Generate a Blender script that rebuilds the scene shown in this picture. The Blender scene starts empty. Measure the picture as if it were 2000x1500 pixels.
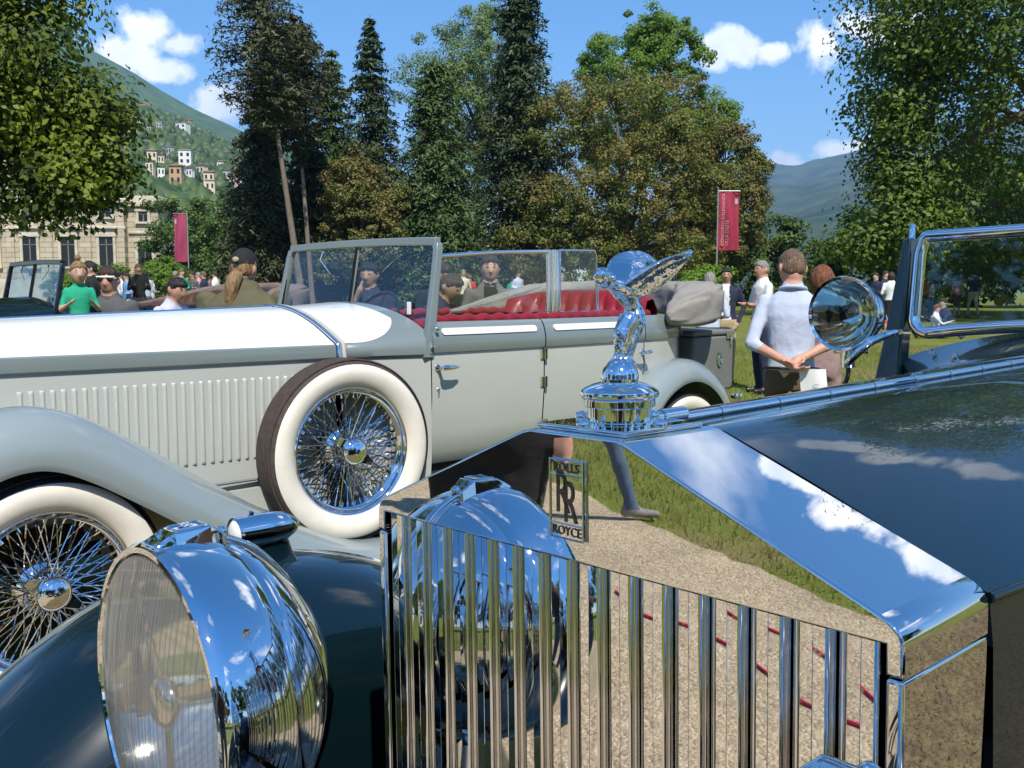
import bpy, bmesh, math, random
import numpy as np
from mathutils import Vector, Matrix, Euler, noise
sc = bpy.context.scene
col = sc.collection
R = math.radians
rng = np.random.default_rng(7)
random.seed(5)

# ---------------------------------------------------------------- camera
EYE = 1.42
cam = bpy.data.cameras.new('camera')
cam.sensor_fit = 'HORIZONTAL'; cam.sensor_width = 36.0
cam.lens = 36.0 * 1870.0 / 2000.0
cam.clip_start = 0.02; cam.clip_end = 30000
cam_o = bpy.data.objects.new('camera', cam); col.objects.link(cam_o)
cam_o.location = (0, 0, EYE)
cam_o.rotation_euler = (R(90) - math.atan(185 / 1870), 0, 0)
sc.camera = cam_o

# ---------------------------------------------------------------- sky and sun
SUN_EL, SUN_AZ = R(53), R(168)          # azimuth clockwise from +Y
SUN = Vector((math.sin(SUN_AZ) * math.cos(SUN_EL), math.cos(SUN_AZ) * math.cos(SUN_EL), math.sin(SUN_EL)))
world = bpy.data.worlds.new('World'); sc.world = world; world.use_nodes = True
wt = world.node_tree; wn = wt.nodes; wl = wt.links; wn.clear()

def wmath(op, a, b=None, clamp=False):
    n = wn.new('ShaderNodeMath'); n.operation = op; n.use_clamp = clamp
    for i, v in enumerate((a, b)):
        if v is None: continue
        if isinstance(v, (int, float)): n.inputs[i].default_value = v
        else: wl.new(v, n.inputs[i])
    return n.outputs[0]

def build_sky():
    out = wn.new('ShaderNodeOutputWorld'); bg = wn.new('ShaderNodeBackground')
    sky = wn.new('ShaderNodeTexSky'); sky.sky_type = 'NISHITA'; sky.sun_disc = False
    sky.sun_elevation = SUN_EL; sky.sun_rotation = SUN_AZ
    sky.altitude = 300; sky.air_density = 1.0; sky.dust_density = 0.05; sky.ozone_density = 4.0
    hs = wn.new('ShaderNodeHueSaturation'); hs.inputs['Saturation'].default_value = 1.30
    hs.inputs['Value'].default_value = 1.12
    wl.new(sky.outputs[0], hs.inputs['Color'])
    tc = wn.new('ShaderNodeTexCoord'); sep = wn.new('ShaderNodeSeparateXYZ')
    wl.new(tc.outputs['Generated'], sep.inputs[0])
    X, Y, Z = sep.outputs
    yy = wmath('MAXIMUM', Y, 0.05)
    u = wmath('DIVIDE', X, yy); v = wmath('DIVIDE', Z, yy)
    # fluffy noise
    def fbm(scale, detail, rough):
        n = wn.new('ShaderNodeTexNoise'); n.inputs['Scale'].default_value = scale
        n.inputs['Detail'].default_value = detail; n.inputs['Roughness'].default_value = rough
        wl.new(tc.outputs['Generated'], n.inputs['Vector']); return n.outputs['Fac']
    n1 = fbm(22, 6, 0.6)
    # cumulus standing over the ridges: centre (x/y, z/y), half sizes
    clouds = [(-.365, .262, .040, .026), (-.337, .248, .026, .016), (-.360, .222, .036, .018), (-.395, .235, .05, .03),
              (-.295, .187, .038, .024), (-.262, .184, .034, .018), (-.235, .175, .03, .014),
              (.228, .243, .034, .020), (.205, .232, .020, .014), (.262, .238, .020, .014),
              (.318, .244, .030, .028), (.352, .264, .034, .024), (.385, .262, .05, .028),
              (.322, .141, .034, .018), (.284, .128, .030, .013), (.350, .143, .030, .016), (.40, .150, .05, .02),
              (.55, .525, .05, .022), (.63, .515, .09, .038), (.71, .490, .07, .03), (.61, .635, .06, .024), (.72, .655, .10, .036), (.85, .665, .09, .03)]
    f = None
    for (a, b, ra, rb) in clouds:
        du = wmath('DIVIDE', wmath('SUBTRACT', u, a), ra); dv = wmath('DIVIDE', wmath('SUBTRACT', v, b), rb)
        r = wmath('SQRT', wmath('ADD', wmath('MULTIPLY', du, du), wmath('MULTIPLY', dv, dv)))
        g = wmath('SUBTRACT', 1.0, r)
        f = g if f is None else wmath('MAXIMUM', f, g)
    f = wmath('ADD', f, wmath('MULTIPLY', wmath('SUBTRACT', n1, 0.5), 2.6))
    m1 = wmath('MULTIPLY', wmath('SUBTRACT', f, 0.02), 2.2, True)
    m1 = wmath('MULTIPLY', m1, wmath('GREATER_THAN', Y, 0.06))
    # scattered fair-weather clouds over the rest of the sky, laid out on a flat layer
    zz = wmath('MAXIMUM', Z, 0.02)
    comb = wn.new('ShaderNodeCombineXYZ')
    wl.new(wmath('DIVIDE', X, zz), comb.inputs[0]); wl.new(wmath('DIVIDE', Y, zz), comb.inputs[1])
    n2 = wn.new('ShaderNodeTexNoise'); n2.inputs['Scale'].default_value = 1.15; n2.inputs['Detail'].default_value = 7
    n2.inputs['Roughness'].default_value = 0.52; n2.inputs['Distortion'].default_value = 0.3
    mp = wn.new('ShaderNodeMapping'); mp.inputs['Location'].default_value = (3.4, 1.7, 0)
    wl.new(comb.outputs[0], mp.inputs[0]); wl.new(mp.outputs[0], n2.inputs['Vector'])
    m2 = wmath('MULTIPLY', wmath('SUBTRACT', n2.outputs['Fac'], 0.565), 9.0, True)
    high = wmath('MULTIPLY', wmath('SUBTRACT', Z, 0.32), 8.0, True)
    m2 = wmath('MULTIPLY', wmath('MULTIPLY', m2, high), 0.9)
    m = wmath('MAXIMUM', m1, m2)
    # lit cloud: white with softly greyer thin parts
    ramp = wn.new('ShaderNodeMixRGB'); ramp.inputs[1].default_value = (6.4, 7.1, 8.2, 1); ramp.inputs[2].default_value = (10.8, 10.9, 11.1, 1)
    n3 = fbm(9, 4, 0.5)
    wl.new(wmath('MULTIPLY', wmath('SUBTRACT', n3, 0.36), 4.0, True), ramp.inputs[0])
    mix = wn.new('ShaderNodeMixRGB'); wl.new(m, mix.inputs[0]); wl.new(hs.outputs[0], mix.inputs[1]); wl.new(ramp.outputs[0], mix.inputs[2])
    wl.new(mix.outputs[0], bg.inputs[0]); bg.inputs[1].default_value = 0.112
    wl.new(bg.outputs[0], out.inputs[0])
build_sky()
sun_l = bpy.data.lights.new('sun', 'SUN'); sun_l.energy = 4.6; sun_l.angle = R(0.53); sun_l.color = (1.0, 0.93, 0.82)
sun_o = bpy.data.objects.new('sun', sun_l); col.objects.link(sun_o)
sun_o.rotation_euler = SUN.to_track_quat('Z', 'Y').to_euler(); sun_o.location = (0, -10, 30)
sc.view_settings.view_transform = 'Standard'; sc.view_settings.look = 'None'
sc.view_settings.exposure = 0.66; sc.view_settings.gamma = 1.0; sc.view_settings.use_curve_mapping = False
sc.cycles.max_bounces = 9; sc.cycles.diffuse_bounces = 3; sc.cycles.glossy_bounces = 7
sc.cycles.transmission_bounces = 6; sc.cycles.transparent_max_bounces = 24; sc.cycles.volume_bounces = 0
sc.cycles.caustics_reflective = False; sc.cycles.caustics_refractive = False
sc.cycles.sample_clamp_indirect = 6.0
sc.cycles.use_denoising = True

# ---------------------------------------------------------------- materials
def lin(c):
    return tuple((x / 12.92 if x <= 0.04045 else ((x + 0.055) / 1.055) ** 2.4) for x in c)
MATS = {}
def setin(b, k, v):
    if k in b.inputs: b.inputs[k].default_value = v
def mat(name, color, rough=0.5, metal=0.0, coat=0.0, spec=0.5, noise_amt=0.0, noise_scale=30.0, bump=0.0, bump_scale=80.0,
        color2=None, detail=4, ior=1.5, coat_ior=1.5, stretch=None, bdist=0.01):
    """principled material with a procedural colour break-up and fine relief"""
    if name in MATS: return MATS[name]
    m = bpy.data.materials.new(name); m.use_nodes = True; MATS[name] = m
    nt = m.node_tree; b = nt.nodes['Principled BSDF']
    b.inputs['Base Color'].default_value = (*color, 1)
    b.inputs['Roughness'].default_value = rough; b.inputs['Metallic'].default_value = metal
    b.inputs['IOR'].default_value = ior
    setin(b, 'Coat Weight', coat); setin(b, 'Coat Roughness', 0.015); setin(b, 'Coat IOR', coat_ior); setin(b, 'Specular IOR Level', spec)
    if noise_amt or color2 or bump:
        tc = nt.nodes.new('ShaderNodeTexCoord'); src = tc.outputs['Object']
        if stretch:
            mp = nt.nodes.new('ShaderNodeMapping'); mp.inputs['Scale'].default_value = stretch
            nt.links.new(src, mp.inputs[0]); src = mp.outputs[0]
        if noise_amt or color2:
            n = nt.nodes.new('ShaderNodeTexNoise'); n.inputs['Scale'].default_value = noise_scale; n.inputs['Detail'].default_value = detail
            nt.links.new(src, n.inputs['Vector'])
            r = nt.nodes.new('ShaderNodeMapRange'); r.inputs[1].default_value = 0.3; r.inputs[2].default_value = 0.7
            nt.links.new(n.outputs['Fac'], r.inputs[0])
            mx = nt.nodes.new('ShaderNodeMixRGB')
            c2 = color2 if color2 else tuple(max(0, c * (1 - noise_amt)) for c in color)
            mx.inputs[1].default_value = (*color, 1); mx.inputs[2].default_value = (*c2, 1)
            nt.links.new(r.outputs[0], mx.inputs[0]); nt.links.new(mx.outputs[0], b.inputs['Base Color'])
        if bump:
            n2 = nt.nodes.new('ShaderNodeTexNoise'); n2.inputs['Scale'].default_value = bump_scale; n2.inputs['Detail'].default_value = 5
            nt.links.new(src, n2.inputs['Vector'])
            bp = nt.nodes.new('ShaderNodeBump'); bp.inputs['Strength'].default_value = bump; bp.inputs['Distance'].default_value = bdist
            nt.links.new(n2.outputs['Fac'], bp.inputs['Height']); nt.links.new(bp.outputs[0], b.inputs['Normal'])
    return m

def glass_mat(name, tint=(0.86, 0.93, 0.9), refl=1.5, ribs=0.0):
    m = bpy.data.materials.new(name); m.use_nodes = True; nt = m.node_tree; nt.nodes.clear(); MATS[name] = m
    o = nt.nodes.new('ShaderNodeOutputMaterial'); t = nt.nodes.new('ShaderNodeBsdfTransparent'); g = nt.nodes.new('ShaderNodeBsdfGlossy')
    t.inputs[0].default_value = (*tint, 1); g.inputs['Roughness'].default_value = 0.02; g.inputs[0].default_value = (1, 1, 1, 1)
    lw = nt.nodes.new('ShaderNodeLayerWeight'); lw.inputs[0].default_value = 0.5      # Schlick, the same on both faces of the sheet
    pw = nt.nodes.new('ShaderNodeMath'); pw.operation = 'POWER'; pw.inputs[1].default_value = 4.0; nt.links.new(lw.outputs['Facing'], pw.inputs[0])
    f = nt.nodes.new('ShaderNodeMapRange'); f.inputs[3].default_value = ((refl - 1) / (refl + 1)) ** 2 * 1.9; f.inputs[4].default_value = 1.0; nt.links.new(pw.outputs[0], f.inputs[0])
    mx = nt.nodes.new('ShaderNodeMixShader')
    nt.links.new(f.outputs[0], mx.inputs[0]); nt.links.new(t.outputs[0], mx.inputs[1]); nt.links.new(g.outputs[0], mx.inputs[2])
    nt.links.new(mx.outputs[0], o.inputs[0])
    if ribs:   # moulded flutes: thicker, darker glass along each rib edge
        tc = nt.nodes.new('ShaderNodeTexCoord'); w = nt.nodes.new('ShaderNodeTexWave'); w.bands_direction = 'X'
        w.inputs['Scale'].default_value = ribs; w.inputs['Distortion'].default_value = 0.0
        nt.links.new(tc.outputs['Object'], w.inputs['Vector'])
        r = nt.nodes.new('ShaderNodeMapRange'); r.inputs[1].default_value = 0.0; r.inputs[2].default_value = 0.35
        nt.links.new(w.outputs['Fac'], r.inputs[0])
        c = nt.nodes.new('ShaderNodeMixRGB'); c.inputs[1].default_value = (0.46, 0.44, 0.40, 1); c.inputs[2].default_value = (*tint, 1)
        nt.links.new(r.outputs[0], c.inputs[0]); nt.links.new(c.outputs[0], t.inputs[0])
        df = nt.nodes.new('ShaderNodeBsdfDiffuse'); df.inputs[0].default_value = (0.74, 0.73, 0.69, 1); m2 = nt.nodes.new('ShaderNodeMixShader'); m2.inputs[0].default_value = 0.17
        g.inputs['Roughness'].default_value = 0.08
        nt.links.new(mx.outputs[0], m2.inputs[1]); nt.links.new(df.outputs[0], m2.inputs[2]); nt.links.new(m2.outputs[0], o.inputs[0])
    return m

def chrome_mat(name, base=(0.83, 0.84, 0.85), rough=0.018, bump=0.0, bscale=12):
    m = bpy.data.materials.new(name); m.use_nodes = True; MATS[name] = m; nt = m.node_tree; b = nt.nodes['Principled BSDF']
    b.inputs['Base Color'].default_value = (*base, 1); b.inputs['Metallic'].default_value = 1.0; b.inputs['Roughness'].default_value = rough
    tc = nt.nodes.new('ShaderNodeTexCoord')
    n = nt.nodes.new('ShaderNodeTexNoise'); n.inputs['Scale'].default_value = 160; n.inputs['Detail'].default_value = 6
    nt.links.new(tc.outputs['Object'], n.inputs['Vector'])
    r = nt.nodes.new('ShaderNodeMapRange'); r.inputs[1].default_value = 0.55; r.inputs[2].default_value = 0.8
    r.inputs[3].default_value = rough; r.inputs[4].default_value = rough + 0.05
    nt.links.new(n.outputs['Fac'], r.inputs[0]); nt.links.new(r.outputs[0], b.inputs['Roughness'])
    if bump:
        n2 = nt.nodes.new('ShaderNodeTexNoise'); n2.inputs['Scale'].default_value = bscale; n2.inputs['Detail'].default_value = 2
        nt.links.new(tc.outputs['Object'], n2.inputs['Vector'])
        bp = nt.nodes.new('ShaderNodeBump'); bp.inputs['Strength'].default_value = bump; bp.inputs['Distance'].default_value = 0.01
        nt.links.new(n2.outputs['Fac'], bp.inputs['Height']); nt.links.new(bp.outputs[0], b.inputs['Normal'])
    return m

CHROME = chrome_mat('chrome'); CHROME_WAVY = chrome_mat('cast_chrome', (0.80, 0.81, 0.83), 0.04, 0.14, 150)
CHROME_FLAT = chrome_mat('polished_nickel', (0.84, 0.83, 0.82), 0.012, 0.012, 9)
BLACK = mat('black_enamel', (0.008, 0.008, 0.009), 0.25, coat=0.5)
DARK = mat('dark_void', (0.012, 0.012, 0.012), 0.8)
RUBBER = mat('tyre_rubber', (0.022, 0.019, 0.018), 0.72, noise_amt=0.35, noise_scale=60, bump=0.15, bump_scale=300)
DUSTYRUB = mat('dusty_tread', (0.075, 0.055, 0.048), 0.85, noise_amt=0.4, noise_scale=40, bump=0.3, bump_scale=260)
WHITEWALL = mat('whitewall', (0.78, 0.74, 0.64), 0.5, noise_amt=0.08, noise_scale=14)
BLUEPAINT = mat('midnight_blue_paint', (0.0022, 0.0095, 0.0125), 0.25, coat=1.0, ior=1.35, coat_ior=1.5, noise_amt=0.1, noise_scale=3)
GREYLIGHT = mat('pale_grey_paint', (0.465, 0.485, 0.445), 0.26, coat=1.0, noise_amt=0.05, noise_scale=2, bump=0.05, bump_scale=3.5, bdist=0.03)
GREYMID = mat('slate_grey_paint', (0.185, 0.222, 0.215), 0.25, coat=0.9, noise_amt=0.06, noise_scale=2, bump=0.035, bump_scale=3, bdist=0.03)
GREYFEND = mat('blue_grey_paint', (0.245, 0.295, 0.30), 0.25, coat=0.9, noise_amt=0.06, noise_scale=2, bump=0.035, bump_scale=3, bdist=0.03)
WHITEPAINT = mat('ivory_paint', (0.76, 0.78, 0.755), 0.30, coat=0.7, noise_amt=0.03, noise_scale=2)
REDLEATHER = mat('red_leather', (0.25, 0.012, 0.018), 0.30, noise_amt=0.25, noise_scale=18, bump=0.12, bump_scale=160)
CANVAS = mat('grey_canvas', (0.27, 0.255, 0.23), 0.9, noise_amt=0.18, noise_scale=14, bump=0.5, bump_scale=5, bdist=0.04)
TRUNKGREY = mat('trunk_grey', (0.17, 0.175, 0.16), 0.55, noise_amt=0.12, noise_scale=8, bump=0.08, bump_scale=200)
GLASS = glass_mat('clear_glass')
DARKGLASS = glass_mat('smoked_glass', (0.62, 0.70, 0.68), 1.55)
WHITE = mat('white_paper', (0.82, 0.82, 0.80), 0.6)

# ---------------------------------------------------------------- object helpers
def tag(o, label=None, cat=None, group=None, kind=None):
    if label: o['label'] = label
    if cat: o['category'] = cat
    if group: o['group'] = group
    if kind: o['kind'] = kind
    return o
def empty(name, loc=(0, 0, 0), rot=(0, 0, 0)):
    o = bpy.data.objects.new(name, None); col.objects.link(o); o.location = loc; o.rotation_euler = rot
    o.empty_display_size = 0.2; return o
def obj(name, me, parent=None, loc=None, rot=None):
    o = bpy.data.objects.new(name, me); col.objects.link(o)
    if parent: o.parent = parent
    if loc is not None: o.location = loc
    if rot is not None: o.rotation_euler = rot
    return o
def copy_tree(o, parent=None):
    c = o.copy(); col.objects.link(c); c.parent = parent
    for ch in list(o.children): copy_tree(ch, c)
    return c

class MB:
    def __init__(s): s.v = []; s.f = []; s.m = []
    def add(s, verts, faces, m=0):
        o = len(s.v); s.v += [tuple(p) for p in verts]; s.f += [tuple(i + o for i in f) for f in faces]; s.m += [m] * len(faces); return s
    def box(s, c, size, m=0, rot=None):
        x, y, z = (d / 2 for d in size)
        P = [Vector((a * x, b * y, d * z)) for a in (-1, 1) for b in (-1, 1) for d in (-1, 1)]
        if rot is not None: P = [Euler(rot).to_matrix() @ p for p in P]
        P = [p + Vector(c) for p in P]
        return s.add(P, [(0, 1, 3, 2), (4, 6, 7, 5), (0, 4, 5, 1), (2, 3, 7, 6), (0, 2, 6, 4), (1, 5, 7, 3)], m)
    def loft(s, rings, closed=True, caps=True, m=0):
        n = len(rings[0]); V = [p for r in rings for p in r]; F = []
        for i in range(len(rings) - 1):
            for j in range(n if closed else n - 1):
                k = (j + 1) % n
                F.append((i * n + j, i * n + k, (i + 1) * n + k, (i + 1) * n + j))
        if closed and caps:
            F.append(tuple(reversed(range(n)))); F.append(tuple((len(rings) - 1) * n + j for j in range(n)))
        return s.add(V, F, m)
    def tube(s, pts, rad, seg=8, m=0, caps=True, closed=False, flat=None):
        pts = [Vector(p) for p in pts]; n = len(pts)
        rad = rad if isinstance(rad, (list, tuple)) else [rad] * n
        rings = []; up = Vector((0, 0, 1)); prev = None
        for i, p in enumerate(pts):
            a = pts[i - 1] if (i > 0 or closed) else p; b = pts[(i + 1) % n] if (i < n - 1 or closed) else p
            t = (b - a).normalized()
            if prev is None:
                x = t.cross(up)
                if x.length < 1e-3: x = t.cross(Vector((1, 0, 0)))
            else: x = prev - t * prev.dot(t)
            x.normalize(); prev = x; y = t.cross(x)
            ry = rad[i] * (flat if flat else 1)
            rings.append([p + x * (math.cos(2 * math.pi * j / seg) * rad[i]) + y * (math.sin(2 * math.pi * j / seg) * ry) for j in range(seg)])
        if closed: rings.append(rings[0]); caps = False
        return s.loft(rings, True, caps, m)
    def lathe(s, prof, seg=32, M=None, m=0, arc=None):
        """prof: (radius, height) along +Z of M"""
        M = M or Matrix()
        rings = []
        for r, h in prof:
            r = max(r, 1e-5)
            rings.append([M @ Vector((r * math.cos(2 * math.pi * j / seg), r * math.sin(2 * math.pi * j / seg), h)) for j in range(seg)])
        return s.loft(rings, True, False, m)
    def build(s, name, mats, parent=None, angle=32, smooth=True, off=(0, 0, 0), loc=None, rot=None):
        me = bpy.data.meshes.new(name)
        V = [(p[0] + off[0], p[1] + off[1], p[2] + off[2]) for p in s.v]
        me.from_pydata(V, [], s.f); me.validate(clean_customdata=False)
        mats = mats if isinstance(mats, (list, tuple)) else [mats]
        for x in mats: me.materials.append(x)
        if len(mats) > 1 and len(me.polygons) == len(s.m): me.polygons.foreach_set('material_index', s.m)
        bm = bmesh.new(); bm.from_mesh(me); bmesh.ops.recalc_face_normals(bm, faces=bm.faces); bm.to_mesh(me); bm.free()
        if smooth:
            me.polygons.foreach_set('use_smooth', [True] * len(me.polygons)); me.set_sharp_from_angle(angle=R(angle))
        me.update()
        return obj(name, me, parent, loc, rot)

def bevelled(o, w, seg=2, angle=30):
    bm = bmesh.new(); bm.from_mesh(o.data)
    bmesh.ops.remove_doubles(bm, verts=bm.verts, dist=1e-6)
    ed = [e for e in bm.edges if len(e.link_faces) == 2 and e.calc_face_angle(0) > R(angle)]
    r = bmesh.ops.bevel(bm, geom=ed, offset=w, segments=seg, profile=0.5, affect='EDGES', clamp_overlap=True)
    for f in bm.faces: f.smooth = False
    for f in r['faces']: f.smooth = True
    bm.to_mesh(o.data); bm.free(); return o

def catmull(P, n):
    P = [Vector(p) for p in P]; out = []
    Q = [P[0] * 2 - P[1]] + P + [P[-1] * 2 - P[-2]]
    for i in range(1, len(Q) - 2):
        for k in range(n):
            t = k / n; a, b, c, d = Q[i - 1:i + 3]
            out.append(0.5 * ((2 * b) + (c - a) * t + (2 * a - 5 * b + 4 * c - d) * t * t + (3 * b - a - 3 * c + d) * t ** 3))
    out.append(P[-1]); return out

def text_mesh(body, size, extrude=0.0005, align='CENTER'):
    cu = bpy.data.curves.new('t', 'FONT'); cu.body = body; cu.size = size; cu.extrude = extrude; cu.align_x = align; cu.align_y = 'CENTER'
    cu.resolution_u = 3
    o = bpy.data.objects.new('t', cu); col.objects.link(o)
    dg = bpy.context.evaluated_depsgraph_get(); dg.update()
    me = bpy.data.meshes.new_from_object(o.evaluated_get(dg))
    bpy.data.objects.remove(o); bpy.data.curves.remove(cu); return me

def mesh_np(name, V, F, mats, parent=None, midx=None, smooth=False):
    """fast mesh from numpy arrays; F is (n,3) or (n,4)"""
    me = bpy.data.meshes.new(name); V = np.asarray(V, np.float32); F = np.asarray(F, np.int32); k = F.shape[1]
    me.vertices.add(len(V)); me.vertices.foreach_set('co', V.ravel())
    me.loops.add(F.size); me.loops.foreach_set('vertex_index', F.ravel())
    me.polygons.add(len(F)); me.polygons.foreach_set('loop_start', np.arange(0, F.size, k, dtype=np.int32))
    me.polygons.foreach_set('loop_total', np.full(len(F), k, np.int32))
    for x in (mats if isinstance(mats, (list, tuple)) else [mats]): me.materials.append(x)
    if midx is not None: me.polygons.foreach_set('material_index', np.asarray(midx, np.int32))
    me.update(calc_edges=True); me.validate()
    if smooth: me.polygons.foreach_set('use_smooth', np.ones(len(me.polygons), bool))
    return obj(name, me, parent)

def px(x, d):            # lateral metres for a bearing given as tangent units of 1/1870
    return (x - 1000) / 1870 * d
# ---------------------------------------------------------------- ground
def gz(x, y):
    t = min(max((y - 6.5) / 8.0, 0), 1); s = t * t * (3 - 2 * t)
    return 0.27 * s + 0.0045 * min(max(y - 14.0, 0), 40)

def ground_mat():
    m = bpy.data.materials.new('lawn'); m.use_nodes = True; nt = m.node_tree; b = nt.nodes['Principled BSDF']
    tc = nt.nodes.new('ShaderNodeTexCoord')
    def nz(s, d=5):
        n = nt.nodes.new('ShaderNodeTexNoise'); n.inputs['Scale'].default_value = s; n.inputs['Detail'].default_value = d
        nt.links.new(tc.outputs['Object'], n.inputs['Vector']); return n.outputs['Fac']
    def mr(v, a, b_):
        r = nt.nodes.new('ShaderNodeMapRange'); r.inputs[1].default_value = a; r.inputs[2].default_value = b_; nt.links.new(v, r.inputs[0]); return r.outputs[0]
    def mx(f, a, b_):
        x = nt.nodes.new('ShaderNodeMixRGB'); nt.links.new(f, x.inputs[0])
        for i, c in ((1, a), (2, b_)):
            if isinstance(c, tuple): x.inputs[i].default_value = (*c, 1)
            else: nt.links.new(c, x.inputs[i])
        return x.outputs[0]
    g = mx(mr(nz(1.3), 0.35, 0.65), (0.185, 0.215, 0.036), (0.255, 0.27, 0.062))
    g = mx(mr(nz(40, 6), 0.3, 0.75), g, (0.09, 0.115, 0.020))
    g = mx(mr(nz(0.55), 0.56, 0.72), g, (0.24, 0.19, 0.09))
    nt.links.new(g, b.inputs['Base Color']); b.inputs['Roughness'].default_value = 0.9; setin(b, 'Specular IOR Level', 0.15)
    bp = nt.nodes.new('ShaderNodeBump'); bp.inputs['Strength'].default_value = 0.8; bp.inputs['Distance'].default_value = 0.04
    nt.links.new(nz(55, 6), bp.inputs['Height']); nt.links.new(bp.outputs[0], b.inputs['Normal'])
    return m
def gravel_mat():
    m = bpy.data.materials.new('gravel'); m.use_nodes = True; nt = m.node_tree; b = nt.nodes['Principled BSDF']
    tc = nt.nodes.new('ShaderNodeTexCoord')
    vo = nt.nodes.new('ShaderNodeTexVoronoi'); vo.inputs['Scale'].default_value = 75; nt.links.new(tc.outputs['Object'], vo.inputs['Vector'])
    n = nt.nodes.new('ShaderNodeTexNoise'); n.inputs['Scale'].default_value = 2.2; n.inputs['Detail'].default_value = 8; nt.links.new(tc.outputs['Object'], n.inputs['Vector'])
    hs = nt.nodes.new('ShaderNodeSeparateColor'); nt.links.new(vo.outputs['Color'], hs.inputs[0])
    a = nt.nodes.new('ShaderNodeMixRGB'); a.inputs[1].default_value = (0.31, 0.245, 0.155, 1); a.inputs[2].default_value = (0.58, 0.475, 0.325, 1)
    nt.links.new(hs.outputs[0], a.inputs[0])
    c = nt.nodes.new('ShaderNodeMixRGB'); c.blend_type = 'MULTIPLY'; c.inputs[0].default_value = 0.5
    nt.links.new(a.outputs[0], c.inputs[1])
    r = nt.nodes.new('ShaderNodeMapRange'); r.inputs[1].default_value = 0.3; r.inputs[2].default_value = 0.7; r.inputs[3].default_value = 0.55; r.inputs[4].default_value = 1.1
    nt.links.new(n.outputs['Fac'], r.inputs[0]); nt.links.new(r.outputs[0], c.inputs[2])
    nt.links.new(c.outputs[0], b.inputs['Base Color']); b.inputs['Roughness'].default_value = 0.95; setin(b, 'Specular IOR Level', 0.1)
    bp = nt.nodes.new('ShaderNodeBump'); bp.inputs['Strength'].default_value = 0.7; bp.inputs['Distance'].default_value = 0.012; bp.invert = True
    nt.links.new(vo.outputs['Distance'], bp.inputs['Height']); nt.links.new(bp.outputs[0], b.inputs['Normal'])
    return m
LAWN = ground_mat(); GRAVEL = gravel_mat()

def make_ground():
    ax = sorted(set([-6500, -4000, -2500, -1000, -400, -150, -80] + list(range(-50, 51, 2)) + [80, 150, 400, 1000, 2500, 4000, 6500]))
    ay = sorted(set([-6500, -4000, -2000, -600, -150, -60] + list(range(-30, 4, 3)) + [3 + 0.5 * i for i in range(30)] + list(range(18, 70, 3)) + [90, 150, 400, 1000, 2500, 4000, 6500]))
    V = [(x, y, gz(x, y)) for y in ay for x in ax]; n = len(ax)
    F = [(j * n + i, j * n + i + 1, (j + 1) * n + i + 1, (j + 1) * n + i) for j in range(len(ay) - 1) for i in range(n - 1)]
    o = mesh_np('ground', V, F, LAWN, smooth=True); tag(o, kind='structure', label='mown lawn under the whole show field')
    # gravel drive in front of the row of cars
    U = Vector((0.872, -0.490)); Wv = Vector((0.490, 0.872)); V = []; F = []; K = 260; S = 6
    for i in range(K + 1):
        u = -12.3 + 37 * i / K
        e0 = -1.95 + 0.10 * noise.noise((u * 1.3, 0, 1)) + 0.05 * noise.noise((u * 6, 0, 4)); e1 = 1.6 + 0.14 * noise.noise((u * 0.9, 5, 2)) + 0.05 * noise.noise((u * 5, 9, 4))
        for j in range(S + 1):
            w = e0 + (e1 - e0) * j / S; p = U * u + Wv * w; V.append((p.x, p.y, gz(p.x, p.y) + 0.005))
    for i in range(K):
        for j in range(S): a = i * (S + 1) + j; F.append((a, a + 1, a + S + 2, a + S + 1))
    o = mesh_np('path', V, F, GRAVEL); tag(o, kind='structure', label='pale gravel drive in front of the cars')
make_ground()
def verge():
    U = Vector((0.872, -0.490)); Wv = Vector((0.490, 0.872)); V = []; F = []; K = 160; S = 6
    for i in range(K + 1):
        u = -3.5 + 16 * i / K; e0 = 1.45; e1 = 4.6 + 0.5 * noise.noise((u * 0.7, 3, 2)) + 0.15 * noise.noise((u * 4, 3, 2)) - max(0, (0.5 - u)) * 0.55
        for j in range(S + 1): w = e0 + (max(e1, e0 + 0.3) - e0) * j / S; p = U * u + Wv * w; V.append((p.x, p.y, gz(p.x, p.y) + 0.0024))
    for i in range(K):
        for j in range(S): a = i * (S + 1) + j; F.append((a, a + 1, a + S + 2, a + S + 1))
    o = mesh_np('verge', V, F, mat('worn_turf', (0.115, 0.080, 0.042), 0.95, color2=(0.20, 0.155, 0.065), noise_scale=9, bump=0.9, bump_scale=45, bdist=0.03, detail=8)); tag(o, kind='structure', label='worn brown turf beside the dark blue car')
verge()

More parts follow.
